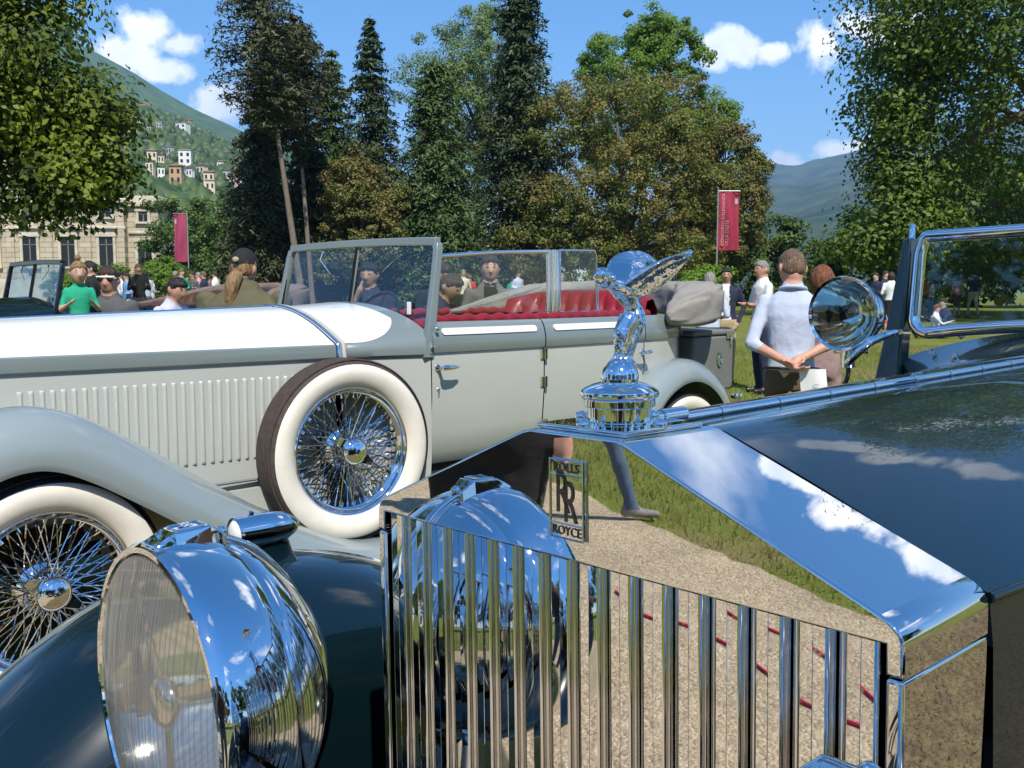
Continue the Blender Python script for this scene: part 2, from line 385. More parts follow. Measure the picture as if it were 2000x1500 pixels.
def leaf_shader(name, c1, c2, trans=0.35, c3=None, rough=0.55):
    m = bpy.data.materials.new(name); m.use_nodes = True; nt = m.node_tree; nt.nodes.clear(); MATS[name] = m
    o = nt.nodes.new('ShaderNodeOutputMaterial'); d = nt.nodes.new('ShaderNodeBsdfPrincipled'); t = nt.nodes.new('ShaderNodeBsdfTranslucent')
    d.inputs['Roughness'].default_value = rough; setin(d, 'Specular IOR Level', 0.35)
    g = nt.nodes.new('ShaderNodeNewGeometry'); mx = nt.nodes.new('ShaderNodeMixRGB'); mx.inputs[1].default_value = (*c1, 1); mx.inputs[2].default_value = (*c2, 1)
    nt.links.new(g.outputs['Random Per Island'], mx.inputs[0]); outc = mx.outputs[0]
    if c3:   # some whole shoots take another leaf colour; the plane tree's imitates sunlit patches
        tc = nt.nodes.new('ShaderNodeTexCoord'); n = nt.nodes.new('ShaderNodeTexNoise'); n.inputs['Scale'].default_value = 0.55; n.inputs['Detail'].default_value = 3
        nt.links.new(tc.outputs['Object'], n.inputs['Vector'])
        r = nt.nodes.new('ShaderNodeMapRange'); r.inputs[1].default_value = 0.47; r.inputs[2].default_value = 0.62; nt.links.new(n.outputs['Fac'], r.inputs[0])
        m3 = nt.nodes.new('ShaderNodeMixRGB'); nt.links.new(r.outputs[0], m3.inputs[0]); nt.links.new(outc, m3.inputs[1]); m3.inputs[2].default_value = (*c3, 1); outc = m3.outputs[0]
    nt.links.new(outc, d.inputs['Base Color']); nt.links.new(outc, t.inputs[0])
    ms = nt.nodes.new('ShaderNodeMixShader'); ms.inputs[0].default_value = trans
    nt.links.new(d.outputs[0], ms.inputs[1]); nt.links.new(t.outputs[0], ms.inputs[2]); nt.links.new(ms.outputs[0], o.inputs[0])
    return m

def grass_patch(name, label, pts, h, mats, w=0.005, lean=0.5):
    n = len(pts); a = rng.uniform(0, 2 * np.pi, n); hh = h * rng.uniform(0.5, 1.2, n)
    dx = np.stack([np.cos(a), np.sin(a), np.zeros(n)], 1) * (w * rng.uniform(0.7, 1.4, n))[:, None]
    b = rng.uniform(0, 2 * np.pi, n); tip = np.stack([np.cos(b), np.sin(b), np.zeros(n)], 1) * (hh * lean * rng.uniform(0, 1, n))[:, None]
    tip[:, 2] = hh
    V = np.stack([pts - dx, pts + dx, pts + tip], 1).reshape(-1, 3); F = np.arange(3 * n).reshape(-1, 3)
    o = mesh_np(name, V, F, mats); tag(o, label, 'grass', kind='stuff'); return o
def lawn_points(n, x0, x1, y0, y1, ok):
    P = np.stack([rng.uniform(x0, x1, n * 3), rng.uniform(y0, y1, n * 3), np.zeros(n * 3)], 1)
    keep = np.array([ok(a, b) for a, b, c in P]); P = P[keep][:n]
    P[:, 2] = [gz(a, b) for a, b, c in P]; return P
GRASS = leaf_shader('grass_blades', (0.17, 0.215, 0.030), (0.31, 0.33, 0.08), 0.35, c3=(0.34, 0.29, 0.11))
DRYGRASS = leaf_shader('dry_grass_blades', (0.12, 0.085, 0.035), (0.30, 0.22, 0.10), 0.25)
wco = lambda x, y: 0.490 * x + 0.872 * y
grass_patch('grass', 'short mown grass on the lawn behind the open touring car', lawn_points(60000, 0.6, 9, 5.6, 19, lambda x, y: x < 0.62 * y + 0.3), 0.045, GRASS, 0.006)
grass_patch('grass', 'grass bank on the far side of the gravel drive', lawn_points(26000, -12, -2.0, -3.5, 3.6, lambda x, y: wco(x, y) < -1.98), 0.06, GRASS)
grass_patch('grass', 'thin dry grass beside the dark blue car', lawn_points(16000, 1.4, 5.2, 0.4, 3.4, lambda x, y: wco(x, y) > 1.65), 0.024, DRYGRASS, 0.0022, 1.8)
# ---------------------------------------------------------------- shared car parts
def wheel(parent, loc, rad=0.40, whitewall=True, side=1, rotz=0.0, tilt=0.0, name='wheel', tread=None, axis='y'):
    """wire wheel; disc faces +Y of its own frame (side=1)"""
    w = obj(name, None, parent, loc, (tilt, 0, rotz + (0 if side > 0 else math.pi)))
    M = Matrix.Rotation(R(-90), 4, 'X')          # lathe axis -> +Y
    k = rad / 0.40
    def lz(prof, name_, mt, seg=56, par=w):
        mb = MB(); mb.lathe([(r * k, h * k) for r, h in prof], seg, M); return mb.build(name_, mt, par, 40)
    rim_r = 0.272
    tprof = [(0.275, -0.058), (0.31, -0.082), (0.35, -0.088), (0.375, -0.078), (0.392, -0.055)]
    for i in range(5):
        h = -0.046 + i * 0.0225
        tprof += [(0.400, h), (0.4005, h + 0.017), (0.394, h + 0.0185), (0.394, h + 0.021)]
    tprof += [(0.394, 0.056), (0.383, 0.072), (0.376, 0.077)]
    if not whitewall: tprof += [(0.35, 0.087), (0.31, 0.081), (0.275, 0.058)]
    lz(tprof, 'tyre', tread or RUBBER, 72)
    if whitewall:
        lz([(0.377, 0.0770), (0.372, 0.0805), (0.355, 0.0875), (0.335, 0.0885), (0.312, 0.083), (0.292, 0.072), (0.279, 0.060), (0.274, 0.052)], 'whitewall', WHITEWALL, 72)
    lz([(0.283, 0.056), (0.284, 0.062), (0.279, 0.066), (0.273, 0.063), (0.268, 0.052), (0.262, 0.040), (0.250, 0.030), (0.246, 0.0), (0.250, -0.03), (0.262, -0.045), (0.28, -0.06)], 'rim', CHROME, 72)
    hub = lz([(0.0, 0.055), (0.045, 0.052), (0.052, 0.035), (0.048, 0.0), (0.060, -0.02), (0.085, -0.035), (0.088, -0.07), (0.0, -0.08)], 'hub', CHROME, 36)
    mb = MB()
    rs = random.Random(3)
    for ring, (hr, hh, rr, rh, n, off) in enumerate([(0.050, 0.040, 0.250, 0.012, 24, 1), (0.050, 0.040, 0.250, 0.012, 24, -1), (0.084, -0.05, 0.250, 0.020, 24, 1), (0.084, -0.05, 0.250, -0.015, 24, -1)]):
        for i in range(n):
            a = 2 * math.pi * (i + 0.25 * ring) / n; b = a + off * 0.42
            p = Vector((hr * math.cos(a), hh, hr * math.sin(a))) * k; q = Vector((rr * math.cos(b), rh, rr * math.sin(b))) * k
            mb.tube([p, q], 0.0022 * k, 5, caps=False)
            e = q + (p - q).normalized() * 0.022 * k; mb.tube([q, e], 0.0038 * k, 5, caps=False)
    sp = mb.build('wire_spokes', CHROME, w, 60); sp['kind'] = 'stuff'
    cap = lz([(0.052, 0.045), (0.058, 0.06), (0.060, 0.075), (0.055, 0.088), (0.040, 0.098), (0.022, 0.103), (0.014, 0.106), (0.012, 0.112), (0.0, 0.114)], 'hub_cap', CHROME, 40)
    mb = MB()
    for a in (R(35), R(215)):
        d = Vector((math.cos(a), 0, math.sin(a))); t = Vector((-math.sin(a), 0, math.cos(a)))
        ring = lambda r, hw, th, h: [(d * r + t * hw + Vector((0, h, 0))) * k, (d * r - t * hw + Vector((0, h, 0))) * k, (d * r - t * hw + Vector((0, h - th, 0))) * k, (d * r + t * hw + Vector((0, h - th, 0))) * k]
        mb.loft([ring(0.045, 0.032, 0.02, 0.072), ring(0.075, 0.022, 0.018, 0.076), ring(0.105, 0.012, 0.014, 0.084)])
    bevelled(mb.build('knock_off_ear', CHROME, cap, smooth=False), 0.003, 2)
    return w

def fender_mesh(path, section, side, crown, n=7, inner_drop=None):
    """path: (along, z) points of the crown; section: (lateral outward, drop) pairs"""
    pts = catmull([(a, 0, z) for a, z in path], n); rings = []
    for i, p in enumerate(pts):
        t = (pts[min(i + 1, len(pts) - 1)] - pts[max(i - 1, 0)]).normalized(); nrm = Vector((-t.z, 0, t.x))
        if nrm.z < 0 and abs(nrm.z) > 0.3: nrm = -nrm
        rings.append([(p, nrm, lat, dr) for lat, dr in section])
    return rings
def fender(name, path, section, side, crown, mt, parent, swap=False, off=(0, 0, 0), n=7, thick=0.012):
    """swap=False: car axis is +X, lateral Y; swap=True: car axis +Y, lateral X"""
    rings = fender_mesh(path, section, side, crown, n); mb = MB(); out = []
    sec_n = len(section)
    for r in rings:
        ring = []
        for (p, nrm, lat, dr) in r:
            q = p - nrm * dr; L = side * (crown + lat)
            ring.append((L, q.x, q.z) if swap else (q.x, L, q.z))
        inner = []
        for (p, nrm, lat, dr) in reversed(r):
            q = p - nrm * (dr + thick); L = side * (crown + lat * 0.97)
            inner.append((L, q.x, q.z) if swap else (q.x, L, q.z))
        out.append(ring + inner)
    mb.loft(out, True, True)
    return mb.build(name, mt, parent, 55, off=off)
# ---------------------------------------------------------------- dark blue car in the foreground
DC = empty('vintage_car', (0.0656, 0.7668, 0.0), (-0.00259, -0.02316, -0.84349))
tag(DC, 'dark midnight blue vintage car with tall polished radiator and winged mascot', 'car')
H0 = 1.30                                   # local frame: X to the car's left, Y rearward, radiator top at z = 1.30
OFF = (0, 0, H0)
RW, RA, GZ, DEP, SZ = 0.29, 0.053, 0.0966, 0.127, 0.108

def radiator():
    root = obj('radiator', None, DC)
    # header: Grecian pediment with softly rounded shoulders
    out = [(-RW, -0.128), (-RW, -GZ - 0.012)]
    def shoulder(s):
        a = Vector((s * RW, -GZ - 0.012)); b = Vector((s * RW, -GZ)); c = Vector((s * (RW - 0.016), -GZ + 0.016 * GZ / (RW - RA)))
        return [tuple((1 - t) ** 2 * a + 2 * t * (1 - t) * b + t * t * c) for t in (0.0, 0.2, 0.4, 0.6, 0.8, 1.0)]
    L = shoulder(-1); Rr = list(reversed(shoulder(1)))
    poly = [(-RW, -0.128)] + L + [(-RA - 0.006, -0.0022), (-RA + 0.004, 0.0), (RA - 0.004, 0.0), (RA + 0.006, -0.0022)] + Rr + [(RW, -0.128), (RW - 0.012, -0.128), (RW - 0.012, -SZ), (-RW + 0.012, -SZ), (-RW + 0.012, -0.128)]
    n = len(poly); V = [(x, 0, z) for x, z in poly] + [(x, DEP, z) for x, z in poly]
    F = [tuple(range(n)), tuple(reversed(range(n, 2 * n)))] + [(i, i + n, (i + 1) % n + n, (i + 1) % n) for i in range(n)]
    mb = MB().add(V, F); h = mb.build('header', CHROME_FLAT, root, smooth=False, off=OFF)
    bm = bmesh.new(); bm.from_mesh(h.data)
    front = [e for e in bm.edges if abs(e.verts[0].co.y) < 1e-5 and abs(e.verts[1].co.y) < 1e-5]
    back = [e for e in bm.edges if abs(e.verts[0].co.y - DEP) < 1e-5 and abs(e.verts[1].co.y - DEP) < 1e-5]
    r = bmesh.ops.bevel(bm, geom=front + back, offset=0.0022, segments=3, profile=0.5, affect='EDGES', clamp_overlap=True)
    for f in bm.faces: f.smooth = False
    for f in r['faces']: f.smooth = True
    for f in bm.faces:                       # rounded shoulder strips shade smoothly
        if not f.smooth and abs(f.normal.y) < 0.5 and f.calc_area() < 0.0012: f.smooth = True
    bm.to_mesh(h.data); bm.free()
    for s in (-1, 1):
        mb = MB()
        prof = [(0, -0.1295), (DEP, -0.1295), (DEP, -0.40), (DEP - 0.01, -0.70), (DEP - 0.03, -0.97), (0, -0.97)]
        A = [(s * RW, y, z) for y, z in prof]; B = [(s * (RW - 0.012), y, z) for y, z in prof]
        mb.loft([A, B]); bevelled(mb.build('side_panel', CHROME_FLAT, root, smooth=False, off=OFF), 0.003, 3)
    mb = MB(); mb.box((0, 0.035, -0.54), (0.556, 0.012, 0.86)); mb.build('core', DARK, root, off=OFF)
    mb = MB(); mb.box((0, 0.05, -0.985), (0.575, 0.10, 0.03)); bevelled(mb.build('bottom_tank', CHROME_FLAT, root, smooth=False, off=OFF), 0.004, 2)
    # thermostatic shutters: sixteen vertical slats, each two shallow facets with rolled edges
    N = 16; P = 0.555 / N; hw = 0.0124; rr_ = 0.0032; prof = []
    for t in range(5):
        a = math.pi * (1.0 - t / 8); prof.append((-hw + rr_ + rr_ * math.cos(a), 0.0030 + rr_ - rr_ * math.sin(a)))
    left = [(-hw, 0.020), (-hw, 0.0085)] + prof
    right = [(-x, y) for x, y in reversed(left)]
    pr = left + [(-0.0003, 0.00325), (0, 0.0036), (0.0003, 0.00325)] + right
    mb = MB(); mb.loft([[(x, y, -0.955) for x, y in pr], [(x, y, -SZ - 0.001) for x, y in pr]])
    first = mb.build('shutter_slat', CHROME_FLAT, root, 30, off=OFF)
    for p in first.data.polygons:
        if p.area > 0.005 and abs(p.normal.y) > 0.9: p.use_smooth = False; me = first.data
    mb = MB(); mb.tube([(0, 0.0155, -0.955), (0, 0.0155, -SZ - 0.001)], 0.0042, 10)
    rod0 = mb.build('shutter_rod', CHROME, root, 40, off=OFF)
    for i in range(N):
        x = -0.2775 + P * (i + 0.5)
        o = first if i == 0 else obj('shutter_slat', me, root)
        o.location.x = x; o.rotation_euler = (0, 0, R(random.uniform(-0.35, 0.35)))
        if i < N - 1:
            q = rod0 if i == 0 else obj('shutter_rod', rod0.data, root)
            q.location.x = x + P / 2
    # enamel badge
    bd = MB(); bd.box((-0.002, -0.0012, -0.0555), (0.0385, 0.0020, 0.0665)); badge = bevelled(bd.build('badge', CHROME_FLAT, root, smooth=False, off=OFF), 0.0008, 2)
    badge['label'] = 'upright polished badge with black interlocked letters'
    mb = MB(); x0, x1, z0, z1 = -0.0215, 0.0175, -0.089, -0.022
    mb.tube([(x0, -0.0026, z0), (x1, -0.0026, z0), (x1, -0.0026, z1), (x0, -0.0026, z1)], 0.0010, 6, closed=True)
    mb.tube([(x0, -0.0026, -0.0345), (x1, -0.0026, -0.0345)], 0.0006, 5); mb.tube([(x0, -0.0026, -0.0765), (x1, -0.0026, -0.0765)], 0.0006, 5)
    mb.build('badge_frame', CHROME, badge, 50, off=OFF)
    for body, size, cx, cz, sx in (('ROLLS', 0.0112, -0.002, -0.0286, 0.95), ('ROYCE', 0.0112, -0.002, -0.0826, 0.95), ('R', 0.051, -0.0070, -0.0515, 0.56), ('R', 0.051, 0.0022, -0.0590, 0.56)):
        me = text_mesh(body, size, 0.0004); me.materials.append(BLACK)
        o = obj('lettering', me, badge, (cx, -0.0027, cz + H0), (R(90), 0, 0)); o.scale = (sx, 1, 1)
    # filler cap plate, bolts, cap
    mb = MB(); mb.box((0.0, 0.062, 0.0025), (0.104, 0.104, 0.005)); pl = bevelled(mb.build('cap_plate', CHROME, root, smooth=False, off=OFF), 0.0022, 3)
    for bx, by in ((0, 0.0165), (0.046, 0.062), (0, 0.1075), (-0.046, 0.062)):
        mb = MB(); mb.lathe([(0.0062, 0.004), (0.0062, 0.007), (0.0048, 0.0098), (0.002, 0.0112), (0, 0.0114)], 16, Matrix.Translation((bx, by, 0))); mb.build('bolt', CHROME, pl, 40, off=OFF)
    cap = MB(); cap.lathe([(0.0300, 0.004), (0.0300, 0.0058), (0.0280, 0.0065), (0.0280, 0.0180), (0.0308, 0.0188), (0.0313, 0.0195), (0.0313, 0.0245), (0.0306, 0.0252),
                           (0.0327, 0.0262), (0.0342, 0.0278), (0.0346, 0.0300), (0.0339, 0.0322), (0.0304, 0.0352), (0.0228, 0.0385), (0.0163, 0.0402), (0.0163, 0.0428), (0.0169, 0.0432), (0.0000, 0.0436)], 64, Matrix.Translation((0, 0.062, 0)))
    cp = cap.build('radiator_cap', CHROME, root, 28, off=OFF)
    return root

def mascot(parent):
    """leaning chrome figure with robes streaming back like wings"""
    root = obj('mascot', None, parent); root['label'] = 'chrome winged figure leaning forward on the cap'
    mb = MB(); mb.lathe([(0.0165, 0.0432), (0.0162, 0.047), (0.0145, 0.0520), (0.0110, 0.0565), (0.0075, 0.0605), (0.0, 0.062)], 40, Matrix.Translation((0, 0.063, 0)))
    mb.build('mascot_base', CHROME, root, 40, off=OFF)
    path = [(0.066, 0.056, .0105, .0115), (0.0665, 0.062, .0072, .0080), (0.0690, 0.071, .0082, .0096), (0.0720, 0.081, .0096, .0116), (0.0785, 0.092, .0104, .0118), (0.0810, 0.0995, .0090, .0098), (0.0785, 0.107, .0068, .0070), (0.0735, 0.113, .0080, .0082), (0.0665, 0.1185, .0092, .0086), (0.0585, 0.1225, .0076, .0064), (0.0520, 0.1255, .0034, .0036), (0.0470, 0.1278, .0030, .0034)]
    pts = catmull([(0, y, z) for y, z, a, b in path], 3); rings = []
    for i, p in enumerate(pts):
        k = i / 3; j = min(int(k), len(path) - 2); f = k - j
        a = path[j][2] * (1 - f) + path[j + 1][2] * f; b = path[j][3] * (1 - f) + path[j + 1][3] * f
        t = (pts[min(i + 1, len(pts) - 1)] - pts[max(i - 1, 0)]).normalized(); n = Vector((0, -t.z, t.y)); ring = []
        for q in range(28):
            w = 2 * math.pi * q / 28; fold = 1 + (0.14 if i < 17 else 0.04) * math.sin(7 * w + i * 0.35)
            ring.append(p + Vector((1, 0, 0)) * a * math.cos(w) * fold + n * b * math.sin(w) * fold)
        rings.append(ring)
    mb = MB(); mb.loft(rings); body = mb.build('figure', CHROME_WAVY, root, 60, off=OFF)
    # head with swept-back hair
    mb = MB(); prof = [(0, -.0098), (.0040, -.0088), (.0068, -.0055), (.0076, -.001), (.0074, .0035), (.0055, .0070), (.0025, .0086), (0, .009)]
    mb.lathe(prof, 24, Matrix.Translation((0, 0.0415, 0.1305)) @ Matrix.Rotation(R(35), 4, 'X'))
    for w in (0, 1, -1): mb.lathe([(0, -.004), (.0032, -.0022), (.0040, 0), (.0030, .0026), (0, .004)], 14, Matrix.Translation((w * .0035, 0.0495, 0.1315 - abs(w) * .002)) @ Matrix.Rotation(R(70), 4, 'X'))
    mb.lathe([(0, -.002), (.0012, -.0005), (.0010, .001), (0, .002)], 10, Matrix.Translation((0, 0.0342, 0.1290)))
    mb.build('head', CHROME_WAVY, root, 60, off=OFF)
    for s in (1, -1):
        if s > 0:
            ld = [(.003, .057, .1215), (.011, .062, .1265), (.020, .071, .1345), (.0285, .085, .1440), (.0335, .102, .1505), (.0335, .118, .1540)]
            tr = [(.003, .085, .1085), (.010, .098, .1120), (.018, .110, .1200), (.0245, .120, .1330), (.0285, .1255, .1445), (.0310, .1270, .1535)]
        else:        # the far robe billows wider
            ld = [(.003, .055, .1225), (.012, .060, .1290), (.022, .070, .1390), (.0290, .085, .1490), (.0310, .103, .1555), (.0290, .122, .1570)]
            tr = [(.003, .090, .1100), (.010, .108, .1150), (.016, .126, .1240), (.0210, .140, .1340), (.0240, .145, .1440), (.0270, .136, .1530)]
        if s > 0: tr = [tuple(q + (p - q) * 0.24 for p, q in zip(a, b)) for a, b in zip(ld, tr)]
        Lead = catmull([(s * a, b, c) for a, b, c in ld], 5); Trail = catmull([(s * a, b, c) for a, b, c in tr], 5); rings = []
        for i, (p, q) in enumerate(zip(Lead, Trail)):
            f = i / (len(Lead) - 1); c = q - p; ln = c.length; cd = c.normalized(); t = (Lead[min(i + 1, len(Lead) - 1)] - Lead[max(i - 1, 0)]).normalized(); nd = t.cross(cd).normalized() * s; ring = []
            th = 0.0058 * (1 - 0.75 * f); belly = (0.009 if s > 0 else 0.014) * math.sin(math.pi * min(1, f * 1.1 + 0.1))
            for w_ in range(32):
                w = 2 * math.pi * w_ / 32; u = 0.5 - 0.5 * math.cos(w); rip = 1 + 0.45 * math.sin(24 * u + 3 * f) * (u > 0.3)
                ring.append(p + cd * ln * u + nd * (belly * math.sin(math.pi * u) + th * math.sin(w) * rip * (0.35 + 0.65 * math.sin(math.pi * min(1, u + .15)))))
            rings.append(ring)
        mb = MB(); mb.loft(rings); mb.build('wing', CHROME_WAVY, root, 70, off=OFF)

def hood():
    root = obj('bonnet', None, DC)
    Y0, Y1 = DEP + 0.003, 1.47; NS = 16
    def xs(t): return (RW - 0.002) + (0.425 - RW) * t
    def zs(t): return -GZ - 0.004 + 0.022 * t
    def zc(t): return -0.003 + 0.024 * t
    def sect(t, u):      # u 0..1 centre -> shoulder
        x = xs(t) * u
        f = 0 if x < RA else (x - RA) / (xs(t) - RA)
        g = u * u * 0.85 + 0.15 * u
        return x, zc(t) + (zs(t) - zc(t)) * ((1 - t) * f + t * g) + 0.010 * math.sin(math.pi * u) * (0.35 + t)
    for s in (1, -1):
        rows = []
        for i in range(NS + 1):
            t = i / NS; y = Y0 + (Y1 - Y0) * t; rows.append([(s * x, y, z) for x, z in (sect(t, max(0.012, k / 14)) for k in range(15))])
        mb = MB(); mb.loft(rows, closed=False); mb.build('bonnet_top', BLUEPAINT, root, 30, off=OFF)
        rows = []
        for i in range(NS + 1):
            t = i / NS; y = Y0 + (Y1 - Y0) * t; x = xs(t); z = zs(t) - 0.007
            rows.append([(s * (x + 0.001), y, z), (s * (x + 0.004), y, z - 0.03), (s * (x + 0.007), y, z - 0.15), (s * (x + 0.007), y, z - 0.40), (s * (x - 0.01), y, -0.78)])
        mb = MB(); mb.loft(rows, closed=False); mb.build('bonnet_side', BLUEPAINT, root, 30, off=OFF)
        mb = MB(); mb.tube([(s * (xs(i / NS) + 0.001), Y0 + (Y1 - Y0) * i / NS, zs(i / NS) - 0.003) for i in range(NS + 1)], 0.0042, 8)
        mb.build('side_hinge', BLUEPAINT, root, 50, off=OFF)
        mb = MB()
        for k in range(20):       # vertical louvres low on the bonnet side
            y = 0.32 + k * 0.05; x = xs((y - Y0) / (Y1 - Y0)) + 0.007
            mb.tube([(s * x, y, -0.33), (s * (x + 0.006), y, -0.345), (s * (x + 0.006), y, -0.62), (s * x, y, -0.635)], 0.006, 6)
        mb.build('louvre_row', BLUEPAINT, root, 50, off=OFF)
    mb = MB(); y = Y0 - 0.012; k = 0
    while y < Y1 - 0.02:
        ln = 0.088 if k % 2 == 0 else 0.012; r = 0.0050 if k % 2 == 0 else 0.0055
        t0 = (y - Y0) / (Y1 - Y0); t1 = (y + ln - Y0) / (Y1 - Y0)
        mb.tube([(0, y, zc(t0) + 0.0036), (0, y + ln - 0.0006, zc(t1) + 0.0036)], r, 12); y += ln; k += 1
    mb.build('centre_hinge', CHROME, root, 40, off=OFF)
    mb = MB(); mb.tube([(0, 0.118, 0.004), (0, 0.150, 0.0045)], 0.0075, 14); mb.tube([(0, 0.108, 0.004), (0, 0.120, 0.004)], 0.006, 12)
    mb.build('hinge_end', CHROME, root, 40, off=OFF)
    return xs(1), zs(1), zc(1)

def cowl_and_screen():
    xs, zs, zc = hood()
    root = obj('scuttle', None, DC)
    rows = []; NS = 8
    for i in range(NS + 1):
        t = i / NS; y = 1.474 + 0.20 * t; e = t ** 1.3; hw = xs + (0.545 - xs) * e; z1 = zs + (-0.030 - zs) * t; z0 = zc + (0.049 - zc) * t
        half = [(hw * u, y, z0 + (z1 - z0) * (u ** 2.6)) for u in [k / 14 for k in range(15)]]
        low = [(hw + 0.008, y, z1 - 0.05), (hw + 0.014, y, z1 - 0.25), (hw + 0.008, y, -0.78)]
        R_ = half + low; Lf = [(-x, yy, z) for x, yy, z in reversed(R_[1:])]; rows.append(Lf + R_)
    mb = MB(); mb.loft(rows, closed=False); mb.build('cowl', BLUEPAINT, root, 40, off=OFF)
    # body tub and doors behind the screen
    for s in (1, -1):
        rr = []
        for y, hw, zt in ((1.676, 0.56, -0.075), (1.9, 0.62, -0.085), (2.5, 0.66, -0.10), (3.2, 0.64, -0.09), (3.6, 0.52, -0.08), (3.78, 0.20, -0.10)):
            rr.append([(s * (hw - 0.06), y, -0.62), (s * (hw - 0.05), y, zt - 0.01), (s * (hw - 0.015), y, zt), (s * hw, y, zt - 0.03), (s * (hw + 0.015), y, zt - 0.25), (s * hw, y, -0.80)])
        mb = MB(); mb.loft(rr, closed=False); mb.build('body_side', BLUEPAINT, DC, 40, off=OFF)
    mb = MB(); mb.box((0, 2.6, -0.66), (1.15, 2.1, 0.04)); mb.build('floor_pan', DARK, DC, off=OFF)
    for y in (2.35, 3.25):
        mb = MB(); mb.box((0, y, -0.42), (1.02, 0.46, 0.18)); mb.box((0, y + 0.26, -0.22), (1.02, 0.14, 0.42), rot=(R(-10), 0, 0)); bevelled(mb.build('seat', BLACK, DC, smooth=False, off=OFF), 0.04, 3)
    # windscreen
    ws = obj('windscreen', None, DC)
    YB, YT = 1.645, 1.675
    def P(x, z): return (x, YB + (YT - YB) * (z - 0.03) / 0.23, z)
    bot = lambda x: 0.032 + 0.026 * (1 - (x / 0.5) ** 2)
    loop = []
    for k in range(7): a = R(180 + 15 * k); loop.append(P(-0.462 + 0.038 * math.cos(a), bot(-0.46) + 0.036 + 0.038 * math.sin(a)))
    for k in range(1, 14): x = -0.46 + 0.92 * k / 14; loop.append(P(x, bot(x)))
    for k in range(7): a = R(270 + 15 * k); loop.append(P(0.462 + 0.038 * math.cos(a), bot(0.46) + 0.036 + 0.038 * math.sin(a)))
    loop += [P(0.497, 0.22), P(0.490, 0.252), P(0.484, 0.258)] + [P(0.48 - 0.96 * k / 10, 0.259) for k in range(11)] + [P(-0.484, 0.258), P(-0.490, 0.252), P(-0.497, 0.22)]
    mb = MB(); mb.tube(loop, 0.0145, 10, closed=True); mb.build('screen_frame', CHROME, ws, 40, off=OFF)
    mb = MB(); mb.add(loop, [tuple(range(len(loop)))]); mb.build('screen_glass', GLASS, ws, smooth=False, off=OFF)
    for s in (1, -1):
        mb = MB()
        sec = lambda z, w, y: [(s * 0.515, y - 0.018, z), (s * (0.515 + w), y - 0.010, z), (s * (0.515 + w), y + 0.03, z), (s * 0.515, y + 0.03, z)]
        mb.loft([sec(-0.13, 0.075, 1.62), sec(-0.02, 0.055, 1.635), sec(0.10, 0.040, 1.652), sec(0.258, 0.022, 1.676)])
        bevelled(mb.build('screen_pillar', BLUEPAINT, ws, smooth=False, off=OFF), 0.006, 2)
        mb = MB(); mb.tube([(s * 0.522, 1.678, 0.255), (s * 0.522, 1.681, 0.288), (s * 0.522, 1.6815, 0.292)], [0.0075, 0.007, 0.004], 12); mb.build('pillar_finial', CHROME, ws, 50, off=OFF)
    mb = MB(); mb.tube([P(-0.16, 0.252), P(-0.162, 0.215), P(-0.158, 0.19)], [0.004, 0.008, 0.011], 10); mb.build('wiper_motor', CHROME, ws, off=OFF)
    mb = MB(); mb.box((-0.29, 1.60, -0.006), (0.045, 0.02, 0.032)); bevelled(mb.build('vent_catch', CHROME, root, smooth=False, off=OFF), 0.005, 3)
    for x, y, z in ((-0.44, 1.62, -0.012), (-0.36, 1.55, -0.015)):
        mb = MB(); mb.lathe([(0.008, 0), (0.007, 0.006), (0, 0.009)], 12, Matrix.Translation((x, y, z))); mb.build('stud', CHROME, root, off=OFF)
    # dash and steering wheel
    mb = MB(); mb.box((0, 1.74, -0.10), (1.04, 0.03, 0.15)); mb.build('dashboard', mat('walnut', (0.10, 0.04, 0.015), 0.3, coat=0.6, noise_amt=0.5, noise_scale=14, stretch=(1, 6, 6)), DC, off=OFF)
    mb = MB(); c = Vector((0.28, 2.0, -0.02)); ring = [c + Vector((0.21 * math.cos(a), 0.21 * math.sin(a) * 0.45, 0.21 * math.sin(a) * 0.89)) for a in [2 * math.pi * k / 28 for k in range(28)]]
    mb.tube(ring, 0.013, 8, closed=True)
    for a in (0, 2.1, 4.2): mb.tube([c, c + Vector((0.21 * math.cos(a), 0.21 * math.sin(a) * 0.45, 0.21 * math.sin(a) * 0.89))], 0.008, 6)
    mb.tube([c, (0.28, 1.74, -0.20)], 0.018, 8); mb.build('steering_wheel', BLACK, DC, 60, off=OFF)
    # spot lamp on a curved bracket
    sp = obj('spot_lamp', None, DC); sp['label'] = 'round chrome spot lamp on a curved bracket'
    M = Matrix.Translation((-0.57, 1.45, 0.082)) @ Matrix.Rotation(R(90), 4, 'X')       # +Z of lathe -> -Y (forward)
    mb = MB(); mb.lathe([(0.078, 0.0), (0.084, 0.004), (0.086, -0.004), (0.084, -0.014), (0.079, -0.02), (0.076, -0.045), (0.066, -0.075), (0.045, -0.100), (0.018, -0.112), (0, -0.114)], 48, M); mb.build('lamp_shell', CHROME, sp, 30, off=OFF)
    mb = MB(); mb.lathe([(0.0785, -0.001), (0.070, -0.024), (0.055, -0.050), (0.035, -0.072), (0.015, -0.084), (0, -0.086)], 40, M); mb.build('reflector', chrome_mat('reflector_silver', (0.78, 0.78, 0.72), 0.06), sp, 60, off=OFF)
    mb = MB(); mb.lathe([(0.0795, -0.001), (0.06, 0.006), (0.03, 0.011), (0, 0.0125)], 40, M); mb.build('lens', GLASS, sp, 60, off=OFF)
    mb = MB(); mb.lathe([(0, -0.05), (0.009, -0.045), (0.011, -0.035), (0.008, -0.027), (0, -0.024)], 16, M); mb.build('bulb', BLACK, sp, 60, off=OFF)
